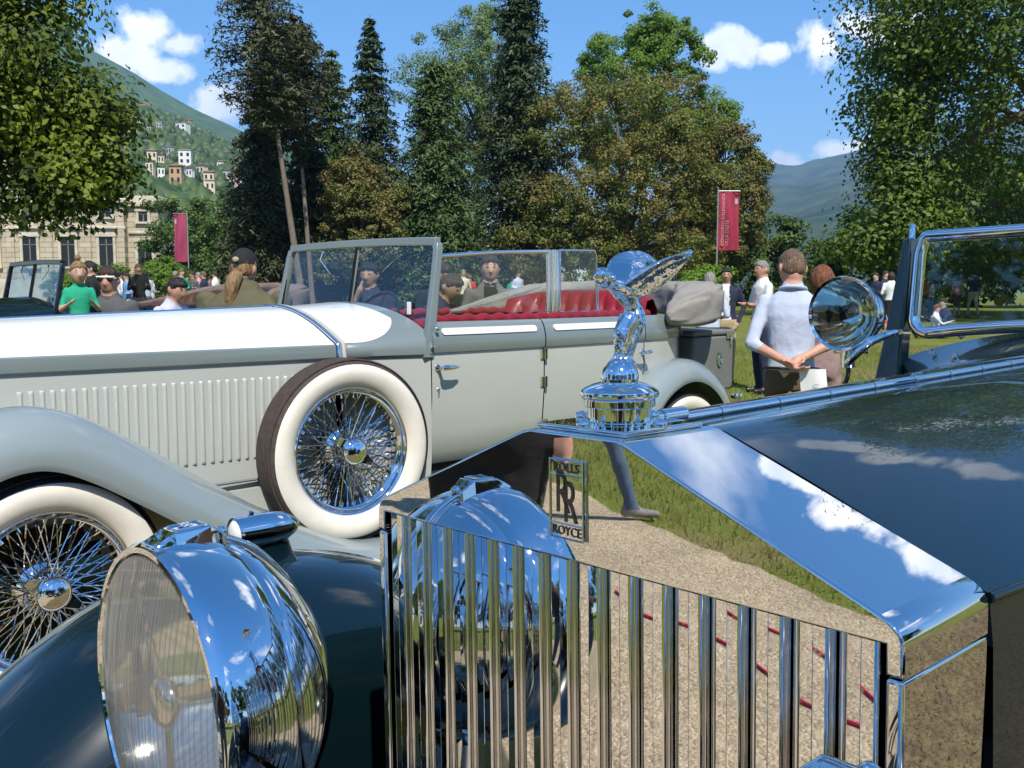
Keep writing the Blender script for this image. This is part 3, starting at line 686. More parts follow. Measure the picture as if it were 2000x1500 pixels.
    mb = MB(); mb.tube(catmull([(-0.515, 1.61, 0.036), (-0.495, 1.53, 0.036), (-0.507, 1.46, 0.018), (-0.535, 1.44, -0.014), (-0.552, 1.445, -0.028)], 5), 0.0095, 10); mb.build('bracket', CHROME, sp, 60, off=OFF)
    mb = MB(); mb.tube([(-0.556, 1.455, -0.04), (-0.556, 1.455, -0.012)], 0.014, 12); mb.tube([(-0.558, 1.47, -0.012), (-0.558, 1.47, 0.006)], 0.02, 12); mb.tube([(-0.60, 1.47, -0.004), (-0.52, 1.47, -0.004)], 0.006, 8); mb.build('swivel', CHROME, sp, 40, off=OFF)
    mb = MB(); mb.tube(catmull([(-0.556, 1.455, -0.04), (-0.556, 1.452, -0.06), (-0.563, 1.45, -0.085), (-0.57, 1.455, -0.12), (-0.56, 1.5, -0.16)], 4), 0.0055, 8); mb.build('cable', BLACK, sp, 60, off=OFF)

def head_lamp(s):
    hl = obj('head_lamp', None, DC)
    M = Matrix.Translation((s * 0.347, -0.222, -0.275)) @ Matrix.Rotation(R(-90), 4, 'X')    # +Z of lathe -> +Y (rearward)
    mb = MB(); mb.lathe([(0.1455, 0.000), (0.149, -0.006), (0.1545, -0.006), (0.158, 0.0), (0.1595, 0.010), (0.1590, 0.030), (0.1550, 0.055), (0.1500, 0.068), (0.1480, 0.070), (0.1485, 0.074), (0.1450, 0.086), (0.1340, 0.102), (0.115, 0.122), (0.092, 0.141), (0.063, 0.157), (0.032, 0.166), (0, 0.168)], 96, M)
    mb.build('lamp_shell', CHROME, hl, 26, off=OFF)
    # raised crest running over the shell
    mb = MB(); P = []
    for r, h in [(0.1605, 0.030), (0.1575, 0.055), (0.1515, 0.074), (0.1370, 0.102), (0.118, 0.122), (0.095, 0.141), (0.065, 0.157)]: P.append((s * 0.347, -0.222 + h, -0.275 + r))
    mb.tube(catmull(P, 4), [0.0052] * 25, 8); mb.build('crest', CHROME, hl, 60, off=OFF)
    # convex fluted lens
    Rl = 0.1465; V = []; F = []; NR, NA = 22, 200
    def lens_y(x, z):
        rr = min(1, (x * x + z * z) / (Rl * Rl)); return -0.004 - 0.020 * (1 - rr) + 0.0016 * abs(math.sin(math.pi * x / 0.0062)) * (1 if rr < 0.98 else 0)
    K = 150; xs_ = np.linspace(-Rl, Rl, K); idx = {}
    for i, x in enumerate(xs_):
        hz = math.sqrt(max(0, Rl * Rl - x * x))
        for j in range(15): z = -hz + 2 * hz * j / 14; V.append((s * 0.347 + x, -0.222 + lens_y(x, z), -0.275 + z))
    for i in range(K - 1):
        for j in range(14): a = i * 15 + j; F.append((a, a + 1, a + 16, a + 15))
    mb = MB().add(V, F); mb.build('lens', MATS.get('fluted_glass') or glass_mat('fluted_glass', (0.95, 0.94, 0.90), 1.45, 36.0), hl, 80, off=OFF)
    mb = MB(); mb.lathe([(0.1465, 0.001), (0.142, 0.020), (0.128, 0.055), (0.105, 0.090), (0.075, 0.118), (0.04, 0.135), (0, 0.140)], 64, M); mb.build('reflector', MATS['reflector_silver'], hl, 60, off=OFF)
    mb = MB(); c = Vector((s * 0.347, -0.222, -0.275))
    mb.lathe([(0, -0.004), (0.016, -0.004), (0.026, 0.002), (0.027, 0.008), (0.020, 0.014), (0, 0.016)], 24, M)
    mb.tube([c + Vector((0, 0.010, 0)), c + Vector((0, 0.06, 0)), c + Vector((0, 0.13, 0))], [0.010, 0.012, 0.02], 12)
    for a in (R(20), R(140), R(260)): mb.tube([c + Vector((0, 0.008, 0)), c + Vector((0.139 * math.cos(a), 0.02, 0.139 * math.sin(a)))], 0.0035, 6)
    mb.build('bulb_holder', chrome_mat('brass_plate', (0.72, 0.66, 0.55), 0.12) if 'brass_plate' not in MATS else MATS['brass_plate'], hl, 50, off=OFF)
    # maker's plate over the rim
    mb = MB(); x = s * 0.347
    sec = lambda y, z0, z1, w: [(x - w, y, z0), (x + w, y, z0), (x + w * 0.8, y, z1), (x - w * 0.8, y, z1)]
    mb.loft([sec(-0.226, -0.122, -0.1165, 0.020), sec(-0.205, -0.120, -0.1055, 0.020), sec(-0.168, -0.125, -0.1035, 0.018), sec(-0.150, -0.133, -0.116, 0.013)])
    top = bevelled(mb.build('lamp_crown', CHROME, hl, smooth=False, off=OFF), 0.002, 2)
    mb = MB(); q = lambda px_, t: (x + px_, -0.205 + 0.037 * t, -0.1047 + 0.002 * t)
    mb.tube([q(-0.012, 0.1), q(0.012, 0.1), q(0.011, 0.85), q(-0.011, 0.85)], 0.0011, 5, closed=True); mb.build('crown_border', CHROME, top, 60, off=OFF)
    me = text_mesh('RR', 0.016, 0.0006); me.materials.append(CHROME); obj('lettering', me, top, (x, -0.188, -0.1028 + H0), (R(3), 0, 0))
    mb = MB(); mb.lathe([(0.006, 0), (0.006, 0.004), (0.003, 0.007), (0, 0.0075)], 14, Matrix.Translation((x, -0.150, -0.117))); mb.build('stud', CHROME, top, 50, off=OFF)
    mb = MB(); mb.tube([(x, -0.13, -0.42), (x, -0.13, -0.50), (x * 1.03, -0.10, -0.66)], [0.03, 0.022, 0.022], 14); mb.build('lamp_stem', CHROME, hl, 60, off=OFF)
    # pedestal bracket up to the wing

def wings():
    path = [(-0.56, -0.90), (-0.545, -0.74), (-0.49, -0.58), (-0.40, -0.455), (-0.28, -0.348), (-0.15, -0.272), (0.0, -0.240), (0.15, -0.253), (0.28, -0.295), (0.45, -0.385), (0.65, -0.515), (0.9, -0.69), (1.2, -0.86), (1.5, -0.955), (1.75, -0.985)]
    sec = [(-0.215, 0.42), (-0.215, 0.26), (-0.205, 0.15), (-0.175, 0.070), (-0.125, 0.030), (-0.065, 0.008), (0.0, 0.0), (0.055, 0.008), (0.105, 0.032), (0.145, 0.075), (0.165, 0.125), (0.172, 0.175)]
    for s in (1, -1):
        f = fender('wing', path, sec, s, 0.70, BLUEPAINT, DC, True, OFF, 6)
        mb = MB(); mb.box((s * 0.72, 2.3, -0.985), (0.36, 1.2, 0.025)); mb.build('running_board', BLACK, DC, off=OFF)
        # side lamp
        sl = obj('side_lamp', None, f)
        M = Matrix.Translation((s * 0.66, 0.012, -0.199)) @ Matrix.Rotation(R(-90), 4, 'X')
        mb = MB(); mb.lathe([(0.019, 0.0), (0.0225, -0.003), (0.0235, 0.003), (0.0230, 0.010), (0.0240, 0.03), (0.0235, 0.05), (0.0200, 0.072), (0.012, 0.088), (0.004, 0.095), (0, 0.096)], 32, M); mb.build('lamp_shell', CHROME, sl, 30, off=OFF)
        mb = MB(); mb.lathe([(0.0205, 0.0), (0.015, -0.005), (0.008, -0.0075), (0, -0.008)], 24, M); mb.build('lens', mat('opal_glass', (0.75, 0.75, 0.72), 0.15), sl, 60, off=OFF)
        mb = MB(); sec2 = lambda z, a, b: [(s * 0.66 + a * math.cos(t), 0.055 + b * math.sin(t), z) for t in [2 * math.pi * k / 20 for k in range(20)]]
        mb.loft([sec2(-0.256, 0.024, 0.052), sec2(-0.238, 0.016, 0.042), sec2(-0.219, 0.012, 0.036)]); mb.build('lamp_foot', BLUEPAINT, sl, 50, off=OFF)
        mb = MB(); mb.lathe([(0.004, 0), (0.004, 0.004), (0, 0.006)], 10, Matrix.Translation((s * 0.66, 0.035, -0.1755))); mb.build('stud', CHROME, sl, off=OFF)
        wheel(DC, (s * 0.72, 0.04, 0.40), 0.40, False, s).rotation_euler.z += -R(90) if True else 0
        wheel(DC, (s * 0.72, 3.75, 0.40), 0.40, False, s).rotation_euler.z += -R(90)
    mb = MB(); mb.box((0, 0.3, -0.78), (0.80, 1.5, 0.10)); mb.box((0, 2.4, -0.84), (0.95, 3.0, 0.10)); mb.build('chassis', DARK, DC, off=OFF)
    mb = MB(); mb.tube([(-0.66, 0.04, -0.90), (0.66, 0.04, -0.90)], 0.03, 10); mb.build('front_axle', BLACK, DC, off=OFF)
    rows = [[(x, y, z + 0.05 * (1 - (x / 0.5) ** 2)) for x in (-0.49, -0.36, -0.18, 0, 0.18, 0.36, 0.49)] for y, z in ((-0.50, -0.84), (-0.46, -0.70), (-0.36, -0.60), (-0.22, -0.545), (-0.06, -0.53), (-0.012, -0.53))]
    mb = MB(); mb.loft(rows, closed=False); mb.build('darkening_apron', BLUEPAINT, DC, 60, off=OFF)  # unseen sheet added to darken the lower reflections in lamps and slats

rad = radiator(); mascot(rad); cowl_and_screen(); head_lamp(-1); head_lamp(1); wings()
# ---------------------------------------------------------------- open touring car, two tones of grey
def scuttle_paint():
    m = bpy.data.materials.new('scuttle_two_tone'); m.use_nodes = True; nt = m.node_tree; b = nt.nodes['Principled BSDF']; MATS['scuttle_two_tone'] = m
    b.inputs['Roughness'].default_value = 0.3; setin(b, 'Coat Weight', 0.8); setin(b, 'Coat Roughness', 0.02)
    tc = nt.nodes.new('ShaderNodeTexCoord'); s = nt.nodes.new('ShaderNodeSeparateXYZ'); nt.links.new(tc.outputs['Object'], s.inputs[0])
    def M(op, a, c):
        n = nt.nodes.new('ShaderNodeMath'); n.operation = op
        for i, v in enumerate((a, c)):
            if isinstance(v, (int, float)): n.inputs[i].default_value = v
            else: nt.links.new(v, n.inputs[i])
        return n.outputs[0]
    dx = M('MAXIMUM', M('SUBTRACT', s.outputs[0], 1.46), 0.0)
    edge = M('ADD', 1.180, M('MULTIPLY', M('MULTIPLY', dx, dx), 1.35))
    a = M('GREATER_THAN', s.outputs[2], edge); c = M('LESS_THAN', M('ADD', s.outputs[0], M('MULTIPLY', M('ABSOLUTE', s.outputs[1], 0), 0.02)), 1.745)
    mx = nt.nodes.new('ShaderNodeMixRGB'); mx.inputs[1].default_value = (0.165, 0.205, 0.205, 1); mx.inputs[2].default_value = (0.76, 0.78, 0.755, 1)
    nt.links.new(M('MULTIPLY', a, c), mx.inputs[0]); nt.links.new(mx.outputs[0], b.inputs['Base Color']); return m

def touring_car():
    T = empty('touring_car', (-2.14, 3.69, 0.0), (0, 0, R(45)))
    CAMS = -1                                        # side of the car that faces the drive
    lerp = lambda pts, x: float(np.interp(x, [p[0] for p in pts], [p[1] for p in pts]))
    WB = [(-0.45, 0.29), (0, 0.362), (0.7, 0.45), (1.385, 0.525)]; ZC = [(-0.45, 1.282), (0, 1.298), (1.385, 1.335), (1.80, 1.362)]
    ZL, ZH = 1.108, 1.174
    def topsec(w, zb, zc, n=12, e=1.08, lo=0.0):
        out = []
        for k in range(n + 1):
            u = 1 - k / n; u = lo + (1 - lo) * u
            out.append((w * u, zb + (zc - zb) * (1 - u * u) ** e))
        return out
    # bonnet
    bn = obj('bonnet', None, T); XS = [-0.45 + 1.825 * i / 16 for i in range(17)]
    for s in (CAMS, -CAMS):
        rows = [[(x, s * y, z) for y, z in topsec(lerp(WB, x) + 0.004, ZH, lerp(ZC, x), 12, lo=0.012)] for x in XS]
        mb = MB(); mb.loft(rows, closed=False); mb.build('bonnet_top', WHITEPAINT, bn, 40)
        rows = []
        for x in XS:
            w = lerp(WB, x); rows.append([(x, s * (w + a), z) for a, z in ((0.004, ZH), (0.012, ZH - 0.006), (0.016, ZH - 0.030), (0.015, ZL + 0.008), (0.006, ZL), (0.0, ZL))])
        mb = MB(); mb.loft(rows, closed=False); mb.build('waist_band', GREYMID, bn, 30)
        rows = [[(x, s * (lerp(WB, x) + a), z) for a, z in ((0.001, ZL), (0.003, 1.0), (0.004, 0.8), (0.004, 0.62), (0.0, 0.45))] for x in XS]
        mb = MB(); mb.loft(rows, closed=False); sd = mb.build('bonnet_side', GREYLIGHT, bn, 40)
        # louvres
        mb = MB(); rr = []
        for z, k in ((0.0, 0.15), (0.004, 0.7), (0.012, 1.0), (0.17, 1.0), (0.33, 1.0), (0.341, 0.8), (0.346, 0.15)):
            rr.append([(0.010 - 0.021 * t, s * (0.0005 + 0.0095 * k * math.sin(math.pi * min(1, t * 1.0)) ** 0.7 * (1.25 - 0.5 * t)), z) for t in [q / 7 for q in range(8)]])
        mb.loft(rr, closed=False); l0 = mb.build('louvre', GREYLIGHT, sd, 35)
        for i in range(30):
            x = 0.095 + 0.0372 * i; o = l0 if i == 0 else obj('louvre', l0.data, sd)
            o.location = (x, s * (lerp(WB, x) + 0.0035), 0.700); o.rotation_euler = (0, 0, s * math.atan((0.525 - 0.362) / 1.385))
    mb = MB(); mb.tube([(x, 0, lerp(ZC, x) + 0.002) for x in XS], 0.007, 8); mb.build('centre_hinge', CHROME, bn, 50)
    # chrome strip between bonnet and scuttle
    sec = topsec(0.529, ZH, 1.335, 14); full = [(-y, z) for y, z in sec] + [(y, z) for y, z in reversed(sec[:-1])]
    mb = MB(); mb.tube([(1.388, -0.545, ZL)] + [(1.388, y * 1.012, z + 0.004) for y, z in full] + [(1.388, 0.545, ZL)], 0.010, 8); mb.build('bonnet_strip', CHROME, T, 60)
    mb = MB(); mb.tube([(1.412, -0.548, ZL)] + [(1.412, y * 1.018, z + 0.001) for y, z in full] + [(1.412, 0.548, ZL)], 0.012, 8); mb.build('strip_seal', mat('pale_rubber', (0.38, 0.38, 0.34), 0.6), T, 60)
    # scuttle
    rows = []; N = 12; mi = []
    for i in range(N + 1):
        t = i / N; x = 1.405 + 0.40 * t; w = 0.529 + 0.150 * (t ** 0.8); zc = lerp(ZC, x)
        sec = topsec(w, ZH + 0.02 * t, zc - 0.004, 14, 1.08 - 0.35 * t)
        half = [(w - 0.01, 0.45), (w + 0.004, 0.62), (w + 0.006, 0.85), (w + 0.004, 1.02), (w + 0.002, ZL - 0.001), (w + 0.009, ZL), (w + 0.018, ZL + 0.01), (w + 0.018, ZH - 0.03), (w + 0.012, ZH - 0.006)] + sec
        rows.append([(x, -y, z) for y, z in half] + [(x, y, z) for y, z in reversed(half[:-1])])
    mb = MB(); mb.loft(rows, closed=False); n = len(rows[0]); h = 9
    mb.m = []
    for i in range(N):
        for j in range(n - 1):
            k = min(j, n - 2 - j); mb.m.append(0 if k < 4 else (1 if k < 9 else 2))
    mb.build('scuttle', [GREYLIGHT, GREYMID, scuttle_paint()], T, 40)
    # sides
    WX = [(1.80, 0.682), (2.2, 0.700), (2.6, 0.706), (3.2, 0.700), (3.6, 0.675), (3.85, 0.625), (4.0, 0.55), (4.06, 0.45)]
    ZY = [(0.58, -0.07), (0.64, -0.03), (0.75, -0.012), (0.90, 0.0), (1.03, 0.0), (1.10, -0.002), (1.118, -0.003), (1.122, 0.007), (1.14, 0.011), (1.17, 0.011), (1.20, 0.006), (1.235, -0.006), (1.258, -0.020), (1.266, -0.036), (1.258, -0.055), (1.10, -0.058)]
    def panel(name, x0, x1, s, n=10, xcut=None):
        rows = [[(x, s * (lerp(WX, x) + dy), z) for z, dy in ZY] for x in [x0 + (x1 - x0) * i / n for i in range(n + 1)]]
        mb = MB(); mb.loft(rows, closed=False); mb.m = [(0 if ZY[j][0] < 1.118 else 1) for i in range(n) for j in range(len(ZY) - 1)]
        return mb.build(name, [GREYLIGHT, GREYMID], T, 40)
    for s in (CAMS, -CAMS):
        f = panel('front_door', 1.812, 2.556, s); r = panel('rear_door', 2.564, 3.440, s); q = panel('rear_quarter', 3.448, 4.06, s, 12)
        for d, x0, x1 in ((f, 1.87, 2.50), (r, 2.63, 3.40)):
            mb = MB(); A = []
            for k in range(9): a = R(90 + 22.5 * k); A.append((x0 + 0.016 + 0.016 * math.cos(a), 1.221 + 0.016 * math.sin(a)))
            for k in range(11): x = x0 + 0.03 + (x1 - x0 - 0.06) * k / 10; A.append((x, 1.205))
            for k in range(9): a = R(-90 + 22.5 * k); A.append((x1 - 0.016 + 0.016 * math.cos(a), 1.221 + 0.016 * math.sin(a)))
            for k in range(11): x = x1 - 0.03 - (x1 - x0 - 0.06) * k / 10; A.append((x, 1.237))
            yz = lambda x, z: lerp(WX, x) + float(np.interp(z, [p[0] for p in ZY[:14]], [p[1] for p in ZY[:14]]))
            top = [(x, s * (yz(x, z) + 0.006), z) for x, z in A]; bt = [(x, s * (yz(x, z) - 0.004), z) for x, z in A]
            n = len(A); K = n // 2
            quads = []
            mb.add(top + bt, [tuple([9 + i, 9 + i + 1, n - 1 - i - 1, n - 1 - i]) for i in range(10)] + [tuple(list(range(0, 10)) + [n - 1])] + [tuple(range(19, 30))] + [(i, (i + 1) % n, (i + 1) % n + n, i + n) for i in range(n)])
            mb.build('white_moulding', WHITEPAINT, d, 30)
        for d, x in ((f, 1.845), (r, 3.425)):
            mb = MB(); w = lerp(WX, x); dr = 1 if x < 3 else -1
            mb.lathe([(0.017, 0), (0.016, 0.008), (0.010, 0.014), (0.009, 0.046), (0.012, 0.052)], 14, Matrix.Translation((x, s * w, 1.052)) @ Matrix.Rotation(R(-90 * s), 4, 'X'))
            mb.tube([(x - dr * 0.016, s * (w + 0.055), 1.052), (x, s * (w + 0.057), 1.054), (x + dr * 0.05, s * (w + 0.058), 1.053), (x + dr * 0.088, s * (w + 0.052), 1.052), (x + dr * 0.098, s * (w + 0.05), 1.052)], [0.010, 0.0135, 0.011, 0.006, 0.001], 10)
            mb.build('handle', CHROME, d, 50)
            mb = MB(); mb.lathe([(0.008, 0), (0.006, 0.01), (0, 0.012)], 12, Matrix.Translation((x, s * w, 0.95)) @ Matrix.Rotation(R(-90 * s), 4, 'X')); mb.tube([(x, s * (w + 0.010), 0.95), (x, s * (w + 0.010), 0.925)], 0.003, 6); mb.build('lock', CHROME, d, 50)
        for z in (1.085, 0.940, 0.715):
            mb = MB(); w = lerp(WX, 2.56); mb.tube([(2.56, s * (w + 0.012), z - 0.028), (2.56, s * (w + 0.012), z + 0.028)], 0.011, 10); mb.box((2.546, s * (w + 0.004), z), (0.03, 0.008, 0.05)); mb.build('hinge', CHROME, f, 40)
        mb = MB(); mb.tube([(x, s * (lerp(WX, x) - 0.078), 1.272 + 0.006 * math.sin((x - 1.86) * 60)) for x in [1.86 + 0.025 * k for k in range(70)]], 0.026, 8); mb.build('door_top_roll', REDLEATHER, T, 60)
        rows = [[(x, s * (lerp(WX, x) - 0.085), 1.26), (x, s * (lerp(WX, x) - 0.09), 0.62)] for x in (1.85, 2.4, 3.0, 3.5)]
        mb = MB(); mb.loft(rows, closed=False); mb.build('door_card', REDLEATHER, T)
        # lower body, running board, chassis valance
        mb = MB(); mb.box((2.40, s * 0.70, 0.275), (1.75, 0.34, 0.035)); bevelled(mb.build('running_board', mat('ribbed_rubber', (0.03, 0.03, 0.03), 0.7, bump=0.3, bump_scale=90), T, smooth=False), 0.01, 2)
        mb = MB(); mb.box((2.1, s * 0.55, 0.42), (3.6, 0.02, 0.34)); mb.build('valance', GREYLIGHT, T)
        mb = MB(); mb.tube([(0.60, s * 0.470, 0.612), (1.38, s * 0.535, 0.615)], 0.007, 6); mb.build('sill_strip', GREYMID, T)
        # wings
        path = [(-0.56, 0.36), (-0.54, 0.56), (-0.47, 0.76), (-0.36, 0.905), (-0.21, 0.995), (-0.05, 1.030), (0.10, 1.012), (0.25, 0.945), (0.43, 0.832), (0.63, 0.698), (0.845, 0.562), (1.08, 0.428), (1.30, 0.335), (1.50, 0.300), (1.62, 0.292)]
        sec = [(-0.30, 0.19), (-0.27, 0.125), (-0.22, 0.075), (-0.16, 0.038), (-0.08, 0.010), (0.0, 0.0), (0.055, 0.010), (0.105, 0.036), (0.145, 0.080), (0.165, 0.130), (0.170, 0.178), (0.168, 0.188)]
        fender('front_wing', path, sec, s, 0.70, GREYFEND, T, False, (0, 0, 0), 6)
        path = [(3.08, 0.30), (3.13, 0.50), (3.22, 0.72), (3.36, 0.88), (3.54, 0.975), (3.73, 1.005), (3.92, 0.965), (4.09, 0.86), (4.22, 0.70), (4.31, 0.52), (4.36, 0.40)]
        sec = [(-0.26, 0.10), (-0.20, 0.05), (-0.12, 0.016), (-0.04, 0.0), (0.02, 0.006), (0.065, 0.03), (0.095, 0.07), (0.105, 0.115), (0.104, 0.125)]
        fender('rear_wing', path, sec, s, 0.755, GREYFEND, T, False, (0, 0, 0), 6)
        wheel(T, (0.03, s * 0.745, 0.40), 0.40, True, s); wheel(T, (3.72, s * 0.745, 0.40), 0.40, True, s)
        sp = wheel(T, (1.345, s * 0.640, 0.715), 0.405, True, s, rotz=(-R(4) * -s), tilt=0, name='spare_wheel', tread=DUSTYRUB)
        mb = MB(); mb.tube([(1.345, s * 0.52, 0.715), (1.345, s * 0.60, 0.715)], 0.07, 16); mb.box((1.345, s * 0.55, 0.50), (0.10, 0.05, 0.42)); mb.build('spare_carrier', BLACK, T)
    # inner darkness of the wheel arches, chassis, floor
    mb = MB(); mb.box((1.9, 0, 0.46), (4.6, 0.80, 0.14)); mb.box((2.95, 0, 0.56), (2.3, 1.16, 0.05)); mb.build('chassis', DARK, T)
    mb = MB(); mb.box((0.5, 0, 0.75), (1.7, 0.55, 0.5)); mb.build('engine_block', DARK, T)
    for x in (0.03, 3.72):
        mb = MB(); mb.tube([(x, -0.70, 0.40), (x, 0.70, 0.40)], 0.035, 10); mb.build('axle', BLACK, T)
    # radiator at the nose
    mb = MB(); pts = [(-0.29, 0.45), (-0.29, 1.19), (-0.06, 1.285), (0.06, 1.285), (0.29, 1.19), (0.29, 0.45)]
    mb.loft([[(-0.58, y, z) for y, z in pts], [(-0.46, y, z) for y, z in pts]]); bevelled(mb.build('radiator', CHROME, T, smooth=False), 0.008, 2)
    for s in (-1, 1):
        mb = MB(); mb.lathe([(0.0, 0.01), (0.11, 0.0), (0.125, 0.01), (0.12, 0.05), (0.09, 0.12), (0.04, 0.17), (0, 0.18)], 32, Matrix.Translation((-0.66, s * 0.36, 0.92)) @ Matrix.Rotation(R(90), 4, 'Y'))
        mb.tube([(-0.60, s * 0.36, 0.82), (-0.58, s * 0.36, 0.45)], 0.02, 8); mb.build('head_lamp', CHROME, T, 35)
    # windscreen
    ws = obj('windscreen', None, T)
    def wp(y, z): return (1.795 + 0.105 * (z - 1.12) / 0.53, y, z)
    zb = lambda y: 1.190 + 0.150 * max(0, 1 - (y / 0.66) ** 2) ** 0.8
    for s in (-1, 1):
        mb = MB(); q = lambda y, z, a, d: [tuple(Vector(wp(y, z)) + Vector((dx, dy, 0))) for dx, dy in ((-d, -a), (d, -a), (d, a), (-d, a))]
        mb.loft([q(s * 0.672, 1.10, 0.020, 0.030), q(s * 0.664, 1.25, 0.018, 0.024), q(s * 0.650, 1.45, 0.017, 0.020), q(s * 0.640, 1.60, 0.017, 0.019), q(s * 0.628, 1.640, 0.020, 0.019)])
        bevelled(mb.build('screen_post', GREYMID, ws, smooth=False), 0.006, 2)
    mb = MB(); A = [(y, 1.648 + 0.010 * (1 - (y / 0.63) ** 2)) for y in [-0.63 + 1.26 * k / 12 for k in range(13)]]
    mb.loft([[tuple(Vector(wp(y, z)) + Vector((dx, 0, dz))) for dx, dz in ((-0.02, -0.022), (0.02, -0.022), (0.02, 0.018), (-0.02, 0.018))] for y, z in A]); bevelled(mb.build('screen_header', GREYMID, ws, smooth=False), 0.006, 2)
    mb = MB(); mb.tube([wp(-0.645, 1.21)] + [wp(y, zb(y)) for y in [-0.62 + 1.24 * k / 16 for k in range(17)]] + [wp(0.645, 1.21)], 0.013, 8); mb.build('screen_base', GREYMID, ws, 60)
    mb = MB(); mb.tube([wp(0, zb(0)), wp(0, 1.64)], 0.011, 8); mb.build('centre_bar', GREYMID, ws, 50)
    for s in (-1, 1):
        L = [wp(s * y, zb(y) - 0.004) for y in [0.006 + 0.635 * k / 12 for k in range(13)]] + [wp(s * 0.635, 1.56), wp(s * 0.625, 1.635), wp(s * 0.006, 1.642)]
        mb = MB(); mb.add(L, [tuple(range(len(L)))]); g = mb.build('pane', GLASS, ws, smooth=False)
        mb = MB(); mb.tube([Vector(p) + Vector((-0.010, 0, 0)) for p in L], 0.006, 6, closed=True); mb.build('pane_seal', BLACK, g, 60)
        mb = MB(); mb.tube([wp(s * 0.32, 1.625), wp(s * 0.34, 1.58), wp(s * 0.22, 1.50)], 0.0025, 6); mb.lathe([(0.008, 0), (0.008, 0.012), (0, 0.015)], 12, Matrix.Translation(wp(s * 0.32, 1.615))); mb.build('wiper', CHROME, ws)
    mb = MB(); p = Vector(wp(-0.50, 1.33)); mb.box(p + Vector((-0.012, 0, 0)), (0.002, 0.030, 0.060)); mb.build('entry_card', WHITE, ws)
    mb = MB(); mb.lathe([(0.010, 0), (0.009, 0.01), (0, 0.012)], 12, Matrix.Translation((1.80, -0.70, 1.15)) @ Matrix.Rotation(R(90), 4, 'X')); mb.lathe([(0.010, 0), (0.009, 0.01), (0, 0.012)], 12, Matrix.Translation((1.83, -0.70, 1.235)) @ Matrix.Rotation(R(90), 4, 'X')); mb.build('screen_bolt', CHROME, ws)
    mb = MB(); mb.box((1.96, 0.30, 1.555), (0.02, 0.085, 0.034)); mb.tube([(1.90, 0.30, 1.63), (1.955, 0.30, 1.57)], 0.005, 6); mb.build('mirror', BLACK, ws)
    mb = MB(); c = Vector((2.22, 0.33, 1.22)); ring = [c + Vector((0.21 * math.sin(a) * 0.5, 0.21 * math.cos(a), 0.21 * math.sin(a) * 0.86)) for a in [2 * math.pi * k / 28 for k in range(28)]]
    mb.tube(ring, 0.012, 8, closed=True); mb.tube([c, (1.9, 0.33, 1.02)], 0.018, 8)
    for a in (0, 1.57, 3.14, 4.71): mb.tube([c, c + Vector((0.21 * math.sin(a) * 0.5, 0.21 * math.cos(a), 0.21 * math.sin(a) * 0.86))], 0.007, 6)
    mb.build('steering_wheel', BLACK, T, 60)
    mb = MB(); mb.box((1.88, 0, 1.12), (0.03, 1.2, 0.2)); mb.build('dashboard', MATS['walnut'], T)
    # seats
    def seat(xb, xt, zb_, zt, hw, name, n=11):
        mb = MB()
        rows = []; K = n * 6
        for j in range(9):
            v = j / 8; row = []
            for k in range(K + 1):
                y = -hw + 2 * hw * k / K; e = abs(y) / hw
                zz = zb_ + (zt - zb_ - 0.055 * e ** 4) * v; fl = abs(math.sin(math.pi * n * k / K)) ** 0.6
                bulge = 0.046 * fl * math.sin(math.pi * min(1, v * 0.9 + 0.08)) ** 0.5
                row.append((xb + (xt - xb) * v - bulge - 0.16 * e ** 3, y, zz))
            rows.append(row)
        rows.append([(x + 0.06, y, z + 0.012) for x, y, z in rows[-1]]); rows.append([(x + 0.10, y, z - 0.05) for x, y, z in rows[-2]]); rows.append([(x + 0.02, y, zb_) for x, y, z in rows[-1]])
        mb.loft(rows, closed=False); st = mb.build(name, REDLEATHER, T, 75)
        mb = MB(); mb.box((xb - 0.24, 0, zb_ - 0.02), (0.52, 2 * hw, 0.17)); bevelled(mb.build('seat_cushion', REDLEATHER, st, smooth=False), 0.04, 3)
    seat(3.55, 3.74, 0.86, 1.405, 0.60, 'rear_seat'); seat(2.55, 2.68, 0.86, 1.245, 0.58, 'front_seat')
    # folded hood wrapped round the back in its canvas bag
    cp = [(3.05, 0.60, 1.275, 0.02, 0.012), (3.30, 0.655, 1.295, 0.045, 0.030), (3.65, 0.68, 1.335, 0.075, 0.070), (3.98, 0.66, 1.365, 0.11, 0.105), (4.22, 0.45, 1.375, 0.13, 0.115), (4.30, 0.0, 1.375, 0.135, 0.115), (4.26, -0.40, 1.365, 0.15, 0.125), (4.10, -0.62, 1.335, 0.165, 0.140), (3.90, -0.69, 1.305, 0.13, 0.125), (3.74, -0.70, 1.275, 0.07, 0.085), (3.66, -0.70, 1.255, 0.02, 0.03)]
    P = catmull([(a, b, c) for a, b, c, d, e in cp], 9); rings = []
    for i, p in enumerate(P):
        k = i / 9; j = min(int(k), len(cp) - 2); f = k - j; wd = cp[j][3] * (1 - f) + cp[j + 1][3] * f; ht = cp[j][4] * (1 - f) + cp[j + 1][4] * f
        t = (P[min(i + 1, len(P) - 1)] - P[max(i - 1, 0)]); t.z = 0; t.normalize(); lat = Vector((t.y, -t.x, 0)); ring = []
        for q in range(40):
            a = 2 * math.pi * q / 40; ca, sa = math.cos(a), math.sin(a)
            cx = math.copysign(abs(ca) ** 0.5, ca); sz_ = math.copysign(abs(sa) ** 0.5, sa)
            r = 0.97 + 0.10 * noise.noise((p.x * 2.4 + ca, p.y * 2.4 + sa, p.z * 2)) - 0.16 * max(0, 0.28 - abs(noise.noise((p.x * 2.6 + ca * 0.8, p.y * 2.6, sa * 1.6)))) / 0.28 * 0.8
            ring.append(p + lat * cx * wd * r + Vector((0, 0, sz_ * ht * r)))
        rings.append(ring)
